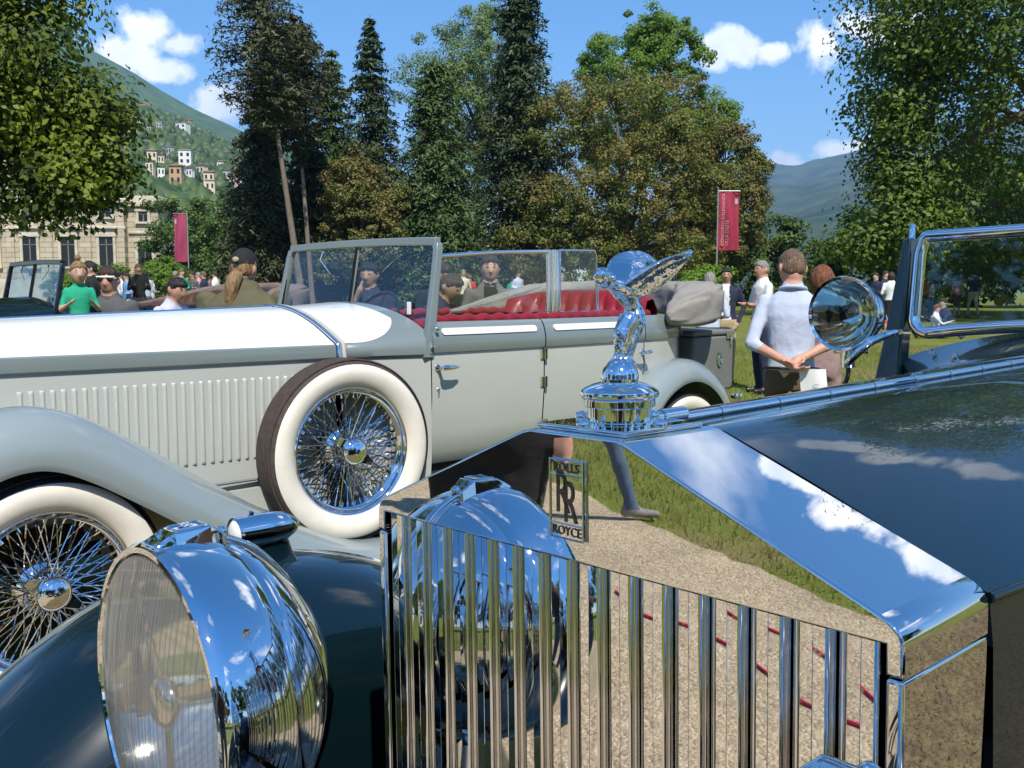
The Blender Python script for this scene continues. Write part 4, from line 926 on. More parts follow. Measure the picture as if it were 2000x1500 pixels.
    mb = MB(); mb.loft(rings); cv = mb.build('folded_hood', CANVAS, T, 70); cv['label'] = 'grey canvas bag over the folded hood'
    mb = MB(); mb.tube([(3.70, -0.705, 1.30), (3.74, -0.72, 1.20), (3.80, -0.70, 1.15)], [0.012, 0.018, 0.010], 8, flat=0.4); mb.build('hood_strap', BLACK, cv, 60)
    # rear deck and luggage trunk
    rows = []
    for x, w, z in ((3.45, 0.62, 1.26), (3.8, 0.60, 1.22), (4.0, 0.53, 1.17), (4.07, 0.46, 1.05), (4.08, 0.44, 0.6)): rows.append([(x, -w, z), (x, -w * 0.5, z + 0.01), (x, 0, z + 0.012), (x, w * 0.5, z + 0.01), (x, w, z)])
    mb = MB(); mb.loft(rows, closed=False); mb.build('rear_deck', GREYMID, T, 50)
    tr = obj('luggage_trunk', None, T)
    mb = MB(); mb.box((4.365, 0, 0.925), (0.50, 1.14, 0.37)); bevelled(mb.build('trunk_body', TRUNKGREY, tr, smooth=False), 0.018, 3)
    mb = MB(); mb.box((4.365, 0, 1.131), (0.506, 1.146, 0.036)); bevelled(mb.build('trunk_lid', TRUNKGREY, tr, smooth=False), 0.014, 3)
    mb = MB(); mb.box((4.14, 0, 0.93), (0.05, 0.86, 0.42)); mb.build('trunk_backing', BLACK, tr)
    mb = MB(); mb.box((4.545, -0.576, 1.113), (0.085, 0.006, 0.055)); bevelled(mb.build('corner_plate', TRUNKGREY, tr, smooth=False), 0.002, 1)
    mb = MB(); mb.tube([(4.545, -0.582, 1.105), (4.545, -0.588, 1.085), (4.545, -0.583, 1.045)], [0.012, 0.009, 0.005], 8); mb.box((4.545, -0.580, 1.118), (0.03, 0.010, 0.022)); mb.build('latch', CHROME, tr)
    mb = MB(); ring = [(4.42 + 0.022 * math.cos(a), -0.578, 0.955 + 0.048 * math.sin(a)) for a in [2 * math.pi * k / 24 for k in range(24)]]
    mb.tube(ring, 0.005, 8, closed=True); mb.add([(x, y + 0.002, z) for x, y, z in ring], [tuple(range(24))]); mb.tube([(4.40, -0.586, 0.95), (4.44, -0.586, 0.95)], 0.007, 8); mb.build('carry_ring', CHROME, tr)
    mb = MB(); mb.box((4.59, -0.5735, 0.93), (0.004, 0.004, 0.30)); mb.build('trunk_seam', BLACK, tr)
    tl = obj('tail_lamp', None, T)
    mb = MB()
    for dx, dz in ((0, 0), (0.05, 0.0), (0.0, 0.055), (0.05, 0.05)): mb.lathe([(0.0, -0.03), (0.018, -0.022), (0.024, 0), (0.020, 0.018), (0, 0.022)], 16, Matrix.Translation((4.42 + dx, -0.70, 0.66 + dz)) @ Matrix.Rotation(R(90), 4, 'X'))
    mb.tube([(4.44, -0.70, 0.64), (4.40, -0.66, 0.45)], 0.012, 8); mb.build('lamp_cluster', CHROME, tl, 40)
    # near-side door windows
    wd = obj('side_window', None, T); y = -0.595
    mb = MB(); mb.tube([(1.925, y - 0.02, 1.578), (2.3, y, 1.605), (2.70, y, 1.620)], 0.011, 8); mb.build('top_rail', CHROME, wd, 60)
    for x, w in ((2.705, 0.012), (2.745, 0.016), (2.775, 0.009)):
        mb = MB(); mb.tube([(x, y, 1.26), (x + 0.004, y, 1.45), (x, y, 1.632)], w, 8); mb.build('window_post', CHROME, wd, 60)
    mb = MB(); mb.add([(1.88, y - 0.01, 1.27), (2.70, y, 1.27), (2.70, y, 1.62), (2.3, y, 1.605), (1.93, y - 0.01, 1.58)], [(0, 1, 2, 3, 4)]); mb.build('pane', GLASS, wd, smooth=False)
    mb = MB(); mb.tube([(2.80, y, 1.295), (3.115, y, 1.295), (3.125, y, 1.31), (3.10, y, 1.62), (3.085, y, 1.638), (2.80, y, 1.632)], 0.007, 8, closed=True); mb.build('quarter_frame', CHROME, wd, 60)
    mb = MB(); mb.add([(2.80, y, 1.295), (3.115, y, 1.295), (3.09, y, 1.635), (2.80, y, 1.632)], [(0, 1, 2, 3)]); mb.build('pane', GLASS, wd, smooth=False)
    return T
TC = touring_car()
tag(TC, 'open grey and white touring car with whitewall spare wheel and red leather seats', 'car', 'touring cars parked in the row')

def recolour(root, m):
    for c in root.children:
        if c.type == 'MESH' and any(x and x.name in m for x in c.data.materials):
            me = c.data.copy(); c.data = me
            for i, x in enumerate(me.materials):
                if x and x.name in m: me.materials[i] = m[x.name]
        recolour(c, m)
# ---------------------------------------------------------------- vegetation
BARK = mat('bark', (0.085, 0.065, 0.048), 0.95, color2=(0.16, 0.13, 0.10), noise_scale=5, bump=0.8, bump_scale=14, stretch=(3, 3, 0.6))
BARKPALE = mat('pine_bark', (0.20, 0.16, 0.125), 0.95, color2=(0.11, 0.085, 0.065), noise_scale=6, bump=0.7, bump_scale=16, stretch=(3, 3, 0.5))
def leaf_quads(P, size, up=None, aspect=0.6, spread=1.0):
    """rhombic leaves at points P; normals random, biased along 'up' vectors"""
    n = len(P); N = rng.normal(size=(n, 3)); N /= np.linalg.norm(N, axis=1)[:, None]
    if up is not None: N = N * spread + up; N /= np.linalg.norm(N, axis=1)[:, None]
    T = rng.normal(size=(n, 3)); T -= N * (T * N).sum(1)[:, None]; T /= np.linalg.norm(T, axis=1)[:, None]
    B = np.cross(N, T); s = (size * rng.uniform(0.6, 1.35, n))[:, None]
    bend = N * s * 0.18
    V = np.stack([P - T * s * 0.5, P + B * s * aspect * 0.5 - T * s * 0.05 + bend, P + T * s * 0.5, P - B * s * aspect * 0.5 - T * s * 0.05 + bend], 1).reshape(-1, 3)
    return V
def quads(n): return np.arange(4 * n).reshape(-1, 4)

def limb_tree(base, tops, r0, name, parent, m=BARK, seg=8):
    """trunk from base up through a bole point, then limbs to the given tips"""
    mb = MB(); b = Vector(base)
    for k, (tp, start, rr) in enumerate(tops):
        tp = Vector(tp); st = Vector(start); mid = st.lerp(tp, 0.5) + Vector((random.uniform(-.06, .06), random.uniform(-.06, .06), random.uniform(-0.02, .10))) * (tp - st).length
        pts = catmull([st, mid, tp], 4); n = len(pts); mb.tube(pts, [rr * (1 - 0.85 * i / (n - 1)) for i in range(n)], seg)
    return mb.build(name, m, parent, 70)

def broadleaf(name, label, base, ctr, rad, nclump, nleaf, leaf, mt, rc=0.16, squash=1.0, bark=BARK, r0=0.3, seed=1, cat='tree', group=None, hollow=0.55, lobes=None, low=-1.0, trunk=True, nlimb=12, clipfn=None, lobed=0, rl=0.3, fill=0.42):
    """crown = clumps of leaves gathered near the skin of a lobed ellipsoid, so gaps and dark hollows stay open"""
    global rng
    keep = rng; rng = np.random.default_rng(seed); rnd = random.Random(seed); random.seed(seed)
    root = empty(name, base); tag(root, label, cat, group); base_v = np.array(base, float); ctr = np.array(ctr, float); rad = np.array(rad, float)
    D = rng.normal(size=(nclump * 2, 3)); D /= np.linalg.norm(D, axis=1)[:, None]
    D = D[D[:, 2] > low][:nclump]; nc = len(D)
    q = rng.uniform(hollow ** 3, 1, nc) ** (1 / 3)
    bump = np.array([1 + 0.30 * noise.noise(Vector(d) * 2.1 + Vector((seed, 0, 0))) + 0.16 * noise.noise(Vector(d) * 5 + Vector((0, seed, 0))) for d in D])
    C = ctr + D * rad * (q * bump)[:, None]
    if lobed:                        # billowing crown: clumps sit on the outward faces of big rounded boughs
        B = rng.normal(size=(lobed, 3)); B /= np.linalg.norm(B, axis=1)[:, None]; B[:, 2] = np.abs(B[:, 2]) * 1.1 - 0.75 * (rng.uniform(size=lobed) < 0.45); B /= np.linalg.norm(B, axis=1)[:, None]
        BC = ctr + B * rad * rng.uniform(0.50, 0.78, lobed)[:, None]; BR = rad.mean() * rl * rng.uniform(0.75, 1.25, lobed)
        w = rng.integers(lobed, size=nc); S = rng.normal(size=(nc, 3)); S /= np.linalg.norm(S, axis=1)[:, None]; S = S + B[w] * 0.75 + np.array((0, 0, 0.25)); S /= np.linalg.norm(S, axis=1)[:, None]
        C2 = BC[w] + S * (BR[w] * rng.uniform(0.78, 1.02, nc))[:, None]; kp = rng.uniform(size=len(C)) < fill; C = np.concatenate([C2, C[kp]]); D = np.concatenate([S, D[kp]])
        if lobes: lobes = [(a, b_, c, d_, int(e * 2.4)) for a, b_, c, d_, e in lobes]
    if lobes:                        # extra clumps around named boughs
        for (lx, ly, lz, lr, ln) in lobes:
            L = rng.normal(size=(ln, 3)); L /= np.linalg.norm(L, axis=1)[:, None]
            C = np.concatenate([C, np.array((lx, ly, lz)) + L * lr * (rng.uniform(0.1, 1, ln) ** (1 / 2.2))[:, None] * np.array((1, 1, 0.75))]); D = np.concatenate([D, L])
    if clipfn is not None:
        k = np.array([clipfn(*c) for c in C]); C = C[k]; D = D[k]
    nc = len(C); per = max(3, nleaf // nc)
    R_ = rad.mean() * rc * rng.uniform(0.6, 1.35, nc)
    cl = np.repeat(np.arange(nc), per); E = rng.normal(size=(nc * per, 3)); E /= np.linalg.norm(E, axis=1)[:, None]
    E *= (rng.uniform(0, 1, len(E)) ** 0.45)[:, None]; E[:, 2] *= 0.72 * squash
    P = C[cl] + E * R_[cl][:, None]
    up = E * 0.9 + D[cl] * 0.35 + np.array((0, 0, 0.5))
    V = leaf_quads(P, leaf, up, 0.6, 0.62) - base_v
    mesh_np('crown', V, quads(len(P)), mt, root)
    if trunk:
        bole = Vector(ctr) - Vector(base); bole.z = max(1.0, (ctr[2] - rad[2] * 0.55) - base[2]); bole = Vector((bole.x * 0.25, bole.y * 0.25, bole.z))
        tops = [(bole, (0, 0, -0.25), r0), (bole, (0.02, 0.02, -0.2), r0 * 0.9)]
        for k in range(nlimb):
            c = C[rng.integers(nc)] - base_v; tops.append((Vector(c) * 0.92, bole.lerp(Vector((bole.x, bole.y, ctr[2] - base[2] + rad[2] * 0.3)), rnd.uniform(0, 0.6)), r0 * 0.38))
        tops.append(((ctr[0] - base[0], ctr[1] - base[1], ctr[2] - base[2] + rad[2] * 0.6), bole, r0 * 0.75))
        t = limb_tree((0, 0, 0), tops, r0, 'trunk', root, bark)
        mb = None
    rng = keep; return root

def conifer(name, label, base, H, Rm, mt, z0=0.08, levels=34, per=9, leaf=0.34, droop=0.35, power=0.9, seed=1, group=None, bark=BARK, lean=(0, 0), density=16, ragged=0.35, r0=0.22, tiers=None, aspect=0.30):
    global rng
    keep = rng; rng = np.random.default_rng(seed); rnd = random.Random(seed)
    root = empty(name, base); tag(root, label, 'tree', group)
    axis = lambda z: np.array((lean[0] * z / H, lean[1] * z / H, z))
    mb = MB(); n = 14
    mb.tube([axis(H * i / n - (0.2 if i == 0 else 0)) for i in range(n + 1)], [max(0.012, r0 * (1 - 0.97 * i / n)) for i in range(n + 1)], 9); PS = []; UP = []
    for l in range(levels):
        f = z0 + (1 - z0) * (l + rnd.uniform(-0.3, 0.3)) / levels; f = min(max(f, z0), 0.985); z = H * f
        env = (1 - f) ** power if tiers is None else float(np.interp(f, [t[0] for t in tiers], [t[1] for t in tiers]))
        for b in range(per):
            a = rnd.uniform(0, 2 * math.pi); L = Rm * env * (1 - ragged * rnd.random() ** 1.5) + 0.12
            if L < 0.15: continue
            d = np.array((math.cos(a), math.sin(a), 0)); o = axis(z)
            m = max(4, int(density * L / Rm) + 3); s = (np.arange(m) + rng.uniform(0, 1, m)) / m
            rise = 0.18 if f > 0.75 else -0.02
            c = o + d * (s * L)[:, None]; c[:, 2] += L * (rise * s - droop * s * s + 0.10 * s ** 3)
            mb.tube([o, o + d * L * 0.5 + np.array((0, 0, L * (rise * .5 - droop * .25))), o + d * L * 0.92 + np.array((0, 0, L * (rise * .92 - droop * .8)))], [0.03 + 0.01 * L, 0.02, 0.006], 4, caps=False)
            side = np.array((-d[1], d[0], 0)); k = 4
            for q in range(k):
                w = rng.normal(size=m) * (0.16 * L + 0.06) * (1 - 0.55 * s); p = c + side * w[:, None]; p[:, 2] += -abs(rng.normal(size=m)) * 0.10 * L - np.abs(w) * 0.25 + rng.normal(size=m) * 0.04
                PS.append(p); UP.append(np.tile(np.array((d[0] * 0.4, d[1] * 0.4, 0.9)), (m, 1)))
    mb.build('trunk', bark, root, 70)
    P = np.concatenate(PS); V = leaf_quads(P, leaf, np.concatenate(UP), aspect, 0.75); mesh_np('crown', V, quads(len(P)), mt, root)
    rng = keep; return root

L_PLANE = leaf_shader('plane_leaves', (0.035, 0.070, 0.010), (0.115, 0.165, 0.018), 0.42, c3=(0.235, 0.290, 0.030))  # bright patches and dark base paint sunlit and shaded boughs into the leaves
L_RIGHT = leaf_shader('broad_leaves', (0.075, 0.135, 0.018), (0.175, 0.245, 0.036), 0.40)
L_OAK = leaf_shader('holm_oak_leaves', (0.100, 0.130, 0.026), (0.195, 0.215, 0.044), 0.34, c3=(0.225, 0.185, 0.055))
L_OLIVE = leaf_shader('olive_green_leaves', (0.090, 0.110, 0.022), (0.18, 0.185, 0.046), 0.28, c3=(0.20, 0.16, 0.05))
L_LIME = leaf_shader('fresh_leaves', (0.12, 0.225, 0.026), (0.22, 0.34, 0.05), 0.48)
L_WILLOW = leaf_shader('feathery_leaves', (0.14, 0.215, 0.06), (0.24, 0.315, 0.105), 0.45)
L_SPRUCE = leaf_shader('spruce_needles', (0.022, 0.046, 0.016), (0.056, 0.088, 0.025), 0.12)
L_CEDAR = leaf_shader('cedar_needles', (0.036, 0.078, 0.019), (0.088, 0.145, 0.032), 0.18)
L_PINE = leaf_shader('old_spruce_needles', (0.036, 0.050, 0.016), (0.085, 0.090, 0.028), 0.12)
L_HEDGE = leaf_shader('hedge_leaves', (0.050, 0.105, 0.016), (0.11, 0.175, 0.032), 0.3)
L_BRIGHT = leaf_shader('bright_shrub_leaves', (0.115, 0.22, 0.020), (0.20, 0.33, 0.035), 0.4)

G = lambda x, y: (x, y, gz(x, y))
# near plane tree on the left: trunk out of frame, boughs hanging into view; unseen high crown shaped to shade them
broadleaf('plane_tree', 'large plane tree overhanging the villa with sunlit yellow green leaves', G(-13.5, 17.5), (-12.1, 14.6, 9.9), (5.2, 5.2, 5.4), 480, 82000, 0.125, L_PLANE, 0.14, r0=0.45, seed=11, hollow=0.35,
          lobes=[(-8.25, 15.5, 4.30, 1.05, 34), (-9.45, 15.6, 3.75, 0.90, 26), (-8.65, 15.6, 4.30, 1.20, 34), (-8.05, 15.9, 5.90, 1.00, 26), (-10.05, 15.6, 4.60, 1.20, 26), (-8.05, 15.9, 7.20, 0.90, 20), (-7.80, 15.8, 5.00, 0.85, 16), (-7.65, 16.0, 6.60, 0.70, 12), (-10.55, 15.5, 4.35, 1.00, 16), (-10.95, 16.0, 5.80, 1.30, 30), (-7.50, 15.9, 3.95, 0.45, 10), (-8.65, 15.6, 3.50, 0.50, 9), (-7.35, 16.2, 4.60, 0.50, 9), (-11.85, 16.2, 4.20, 1.20, 26), (-10.25, 16.0, 3.45, 0.50, 9), (-6.75, 15.8, 3.35, 0.50, 16), (-7.05, 15.7, 3.20, 0.50, 14), (-7.50, 15.6, 2.85, 0.42, 11), (-6.70, 15.9, 4.20, 0.50, 14), (-8.50, 15.7, 3.10, 0.40, 9)], nlimb=16)
# big broadleaf on the right
broadleaf('broadleaf_tree', 'huge leafy green tree spreading over the lawn behind the spot lamp', G(20.5, 33.0), (19.3, 32.0, 9.6), (8.6, 6.6, 10.0), 900, 145000, 0.175, L_RIGHT, 0.115, r0=0.55, seed=23, hollow=0.30, lobed=80, rl=0.27, fill=0.9, clipfn=lambda x, y, z: z > 3.9 or y > 38 or x < 14.6,
          lobes=[(13.0, 31, 11.4, 1.3, 16), (12.6, 31, 9.0, 1.2, 16), (12.4, 31, 6.6, 1.2, 16), (12.4, 31, 4.8, 1.2, 18), (12.6, 30.5, 3.4, 1.3, 22), (15.5, 39, 3.3, 1.8, 26), (19.5, 40, 3.4, 2.2, 28), (13.2, 31, 13.2, 1.4, 18), (15.0, 31, 15.0, 1.6, 18), (11.3, 31, 2.8, 0.8, 10), (24, 40, 3.8, 2.2, 24)], nlimb=18)
# middle group
broadleaf('holm_oak', 'broad rounded evergreen oak with bronze new growth behind the touring car', G(6.0, 50.5), (5.3, 50, 6.4), (6.6, 5.0, 6.6), 620, 108000, 0.145, L_OAK, 0.085, r0=0.5, seed=31, hollow=0.55, lobed=40, rl=0.30,
          lobes=[(4.5, 46, 2.6, 2.2, 26), (0.8, 47, 3.2, 1.8, 20), (8.5, 46.5, 3.0, 2.2, 24), (1.2, 48, 6.0, 1.8, 16), (10.2, 48, 6.2, 1.7, 18), (3.0, 46.0, 6.0, 1.8, 16), (7.5, 46.5, 8.5, 1.8, 16), (5.3, 45.5, 4.6, 2.1, 18), (5.0, 45.6, 7.2, 2.0, 18), (7.2, 46, 5.6, 1.9, 16), (2.6, 46, 4.2, 1.8, 14), (4.6, 46.5, 9.6, 2.0, 16), (6.2, 46.5, 10.8, 1.6, 12)])
broadleaf('holm_oak', 'smaller olive tinted oak beside the red banner', G(11.4, 52), (11.4, 52, 6.0), (2.1, 2.2, 4.6), 200, 30000, 0.15, L_OLIVE, 0.16, r0=0.25, seed=33, hollow=0.4, lobed=18, rl=0.36)
broadleaf('lime_tree', 'tall fresh green tree rising behind the evergreen oak', G(8.6, 64), (8.6, 64, 12.8), (4.4, 4.2, 6.9), 420, 54000, 0.20, L_LIME, 0.10, r0=0.4, seed=41, hollow=0.3, lobed=30, rl=0.30)
broadleaf('lime_tree', 'narrow fresh green tree at the outer edge of the oak', G(13.6, 66), (13.6, 66, 8.4), (2.6, 2.6, 6.4), 120, 30000, 0.19, L_LIME, 0.2, r0=0.3, seed=43, hollow=0.3)
broadleaf('poplar_tree', 'pale feathery green tree towering behind the dark conifer', G(-2.2, 66), (-2.2, 66, 14.2), (4.8, 4.2, 6.9), 300, 50000, 0.17, L_WILLOW, 0.15, r0=0.4, seed=47, hollow=0.2)
conifer('spruce_tree', 'very tall dense dark spruce at the centre of the tree belt', G(0.35, 49), 18.5, 3.1, L_SPRUCE, 0.02, 64, 13, 0.30, 0.45, 0.55, seed=51, density=22, r0=0.35, ragged=0.5)
conifer('cedar_tree', 'broad drooping dark green conifer between the spruce and the olive shrub', G(-3.6, 46), 11.8, 3.4, L_CEDAR, 0.02, 46, 13, 0.30, 0.55, 0.55, seed=53, density=22)
broadleaf('shrub_tree', 'rounded olive brown shrub tree beside the tall bare trunk', G(-6.9, 44.5), (-6.8, 44.5, 4.1), (2.1, 2.0, 3.5), 220, 36000, 0.13, L_OLIVE, 0.15, r0=0.2, seed=57, hollow=0.45, lobed=18, rl=0.38, lobes=[(-5.4, 44.5, 5.6, 0.9, 10), (-8.1, 43.5, 2.4, 0.9, 10)])
# tall half-bare spruces
tall = [(0.0, 0.03), (0.52, 0.03), (0.58, 0.35), (0.66, 0.75), (0.74, 1.0), (0.84, 0.9), (0.93, 0.6), (1, 0.08)]
conifer('old_spruce', 'old spruce with long bare leaning trunk and ragged top', G(-8.65, 40), 13.6, 2.5, L_PINE, 0.56, 22, 7, 0.26, 0.25, seed=61, bark=BARKPALE, lean=(-1.75, 0), density=20, r0=0.17, tiers=tall, ragged=0.5)
conifer('old_spruce', 'second bare trunked spruce just behind the leaning one', G(-8.9, 43), 13.0, 2.3, L_PINE, 0.50, 26, 8, 0.26, 0.35, seed=63, bark=BARKPALE, lean=(-0.75, 0), density=20, r0=0.14, tiers=tall, ragged=0.5)
conifer('spruce_tree', 'pointed dark spruce standing free against the sky', G(-6.9, 48), 14.3, 3.3, L_SPRUCE, 0.03, 44, 11, 0.30, 0.40, 0.8, seed=65, density=20, r0=0.2, ragged=0.4)
conifer('spruce_tree', 'shorter green spruce between the bare trunk and the pointed spruce', G(-8.9, 48.5), 12.8, 3.1, L_CEDAR, 0.03, 40, 11, 0.30, 0.45, 0.7, seed=67, density=20, r0=0.2)
conifer('spruce_tree', 'wide dark spruce with hanging branches left of the bare trunk', G(-11.4, 44.5), 10.0, 3.0, L_PINE, 0.02, 42, 12, 0.30, 0.55, 0.55, seed=69, density=22, r0=0.25, ragged=0.4)
conifer('spruce_tree', 'low dark spruce filling the gap behind the bare trunk', G(-9.6, 46), 8.2, 2.8, L_SPRUCE, 0.02, 34, 12, 0.30, 0.5, 0.55, seed=71, density=20)
# trees by the villa
broadleaf('park_tree', 'leafy green tree beside the pale villa', G(-24.4, 72), (-24.4, 72, 4.2), (3.2, 2.8, 4.3), 120, 19000, 0.23, L_HEDGE, 0.22, r0=0.25, seed=73)
broadleaf('park_tree', 'rounded green tree behind the far red banner', G(-20.2, 69), (-20.2, 69, 4.0), (3.4, 2.8, 4.0), 120, 20000, 0.23, L_HEDGE, 0.22, r0=0.25, seed=75)
broadleaf('park_tree', 'green tree close to the wide dark spruce', G(-16.6, 62), (-16.6, 62, 2.9), (2.6, 2.4, 3.2), 100, 22000, 0.20, L_HEDGE, 0.22, r0=0.2, seed=77)
# understorey between and behind the trunks
for i, (x, y, rx, rz, sd, what) in enumerate([(-13.0, 50, 3.4, 2.6, 81, 'dark hedge bush at the foot of the hanging spruce'), (-5.2, 50, 4.0, 3.2, 83, 'dark hedge bush under the cedar'), (2.5, 54, 4.5, 3.6, 85, 'dark hedge bush behind the evergreen oak'), (14.5, 56, 2.6, 3.4, 87, 'dark yew hedge bush beyond the red banner'), (17.2, 60, 2.5, 2.4, 89, 'low yew bush where the lawn meets the mountain view')]):
    broadleaf('hedge_bush', what, G(x, y), (x, y, gz(x, y) + rz * 0.75), (rx, 2.0, rz), 90, 10000, 0.23, L_HEDGE if i in (3, 4) else L_CEDAR, 0.24, r0=0.08, seed=sd, cat='bush', trunk=True, nlimb=5)
broadleaf('garden_shrub', 'bright yellow green shrub behind the folded hood', G(7.0, 35.5), (7.0, 35.5, 1.35), (1.15, 1.0, 1.0), 60, 8000, 0.13, L_BRIGHT, 0.3, r0=0.06, seed=91, cat='bush', nlimb=5)
# clipped globes in front of the villa
for x, y, r, what in ((-25.0, 60, 1.35, 'low clipped globe bush below the balustrade'), (-21.4, 59, 1.55, 'taller clipped globe bush at the balustrade steps'), (-18.9, 58, 0.95, 'small clipped globe bush below the banner'), (-28.0, 60, 1.1, 'clipped globe bush behind the child')):
    broadleaf('topiary', what, G(x, y), (x, y, gz(x, y) + r * 0.9), (r, r, r * 0.95), 150, 11000, 0.13, L_BRIGHT, 0.2, r0=0.05, seed=int(-x * 7), cat='bush', hollow=0.8, nlimb=4)
# shade trees further right, behind the windscreen
broadleaf('backdrop_tree', 'dark tree in the shade beyond the walking couple', G(25, 52), (25, 52, 4.2), (5.5, 3.0, 4.6), 120, 9000, 0.42, L_CEDAR, 0.2, r0=0.3, seed=97)
broadleaf('backdrop_tree', 'dark shade tree beside the mountain view', G(17.5, 47), (18.2, 47, 2.6), (3.6, 2.0, 2.7), 90, 11000, 0.30, L_CEDAR, 0.22, r0=0.2, seed=99)
broadleaf('backdrop_tree', 'dark shade tree at the far edge of the lawn', G(33, 50), (33, 50, 5.2), (6.0, 3.0, 5.6), 120, 9000, 0.42, L_CEDAR, 0.2, r0=0.3, seed=101)

# trees across the drive, behind the place where the pictures are taken (they show in the chrome)
for i, (x, y, r, h, sd) in enumerate([(-15, -13, 4.2, 8.5, 201), (-7.5, -19, 4.6, 9.5, 203), (1.5, -24, 5.0, 10.5, 205), (10, -20, 4.6, 9.5, 207), (17, -11, 4.2, 9.0, 209), (-22, -4, 4.4, 9.5, 211), (22, -2, 4.0, 8.5, 213)]):
    broadleaf('park_tree', 'leafy park tree across the gravel drive, mirrored in the chrome of the blue car', (x, y, 0), (x, y, h * 0.58), (r, r, h * 0.46), 90, 5000, 0.5, L_RIGHT, 0.2, r0=0.3, seed=sd, group='trees across the drive', hollow=0.4)
# ---------------------------------------------------------------- villa, balustrade, banners
def stone_mat(name, c, c2):
    m = bpy.data.materials.new(name); m.use_nodes = True; nt = m.node_tree; b = nt.nodes['Principled BSDF']; MATS[name] = m
    tc = nt.nodes.new('ShaderNodeTexCoord'); mp = nt.nodes.new('ShaderNodeMapping'); mp.inputs['Rotation'].default_value = (R(90), 0, 0)
    nt.links.new(tc.outputs['Object'], mp.inputs[0])
    br = nt.nodes.new('ShaderNodeTexBrick'); br.inputs['Scale'].default_value = 1.0; br.inputs['Brick Width'].default_value = 1.1; br.inputs['Row Height'].default_value = 0.42; br.inputs['Mortar Size'].default_value = 0.025
    br.inputs['Color1'].default_value = (*c, 1); br.inputs['Color2'].default_value = (*c2, 1); br.inputs['Mortar'].default_value = (c[0] * .55, c[1] * .52, c[2] * .48, 1)
    nt.links.new(mp.outputs[0], br.inputs['Vector'])
    n = nt.nodes.new('ShaderNodeTexNoise'); n.inputs['Scale'].default_value = 0.8; n.inputs['Detail'].default_value = 6; nt.links.new(tc.outputs['Object'], n.inputs['Vector'])
    mx = nt.nodes.new('ShaderNodeMixRGB'); mx.blend_type = 'MULTIPLY'; mx.inputs[0].default_value = 0.4; nt.links.new(br.outputs['Color'], mx.inputs[1]); nt.links.new(n.outputs['Fac'], mx.inputs[2])
    nt.links.new(mx.outputs[0], b.inputs['Base Color']); b.inputs['Roughness'].default_value = 0.9
    bp = nt.nodes.new('ShaderNodeBump'); bp.inputs['Strength'].default_value = 0.6; bp.inputs['Distance'].default_value = 0.05; nt.links.new(br.outputs['Fac'], bp.inputs['Height']); bp.invert = True; nt.links.new(bp.outputs[0], b.inputs['Normal'])
    return m
STONE = stone_mat('ashlar', (0.62, 0.54, 0.40), (0.52, 0.45, 0.33)); TRIM = mat('dressed_stone', (0.60, 0.54, 0.42), 0.85, noise_amt=0.3, noise_scale=1.5, bump=0.2, bump_scale=8)
PANE = mat('dark_pane', (0.012, 0.013, 0.014), 0.12); WFRAME = mat('window_joinery', (0.16, 0.15, 0.13), 0.6)

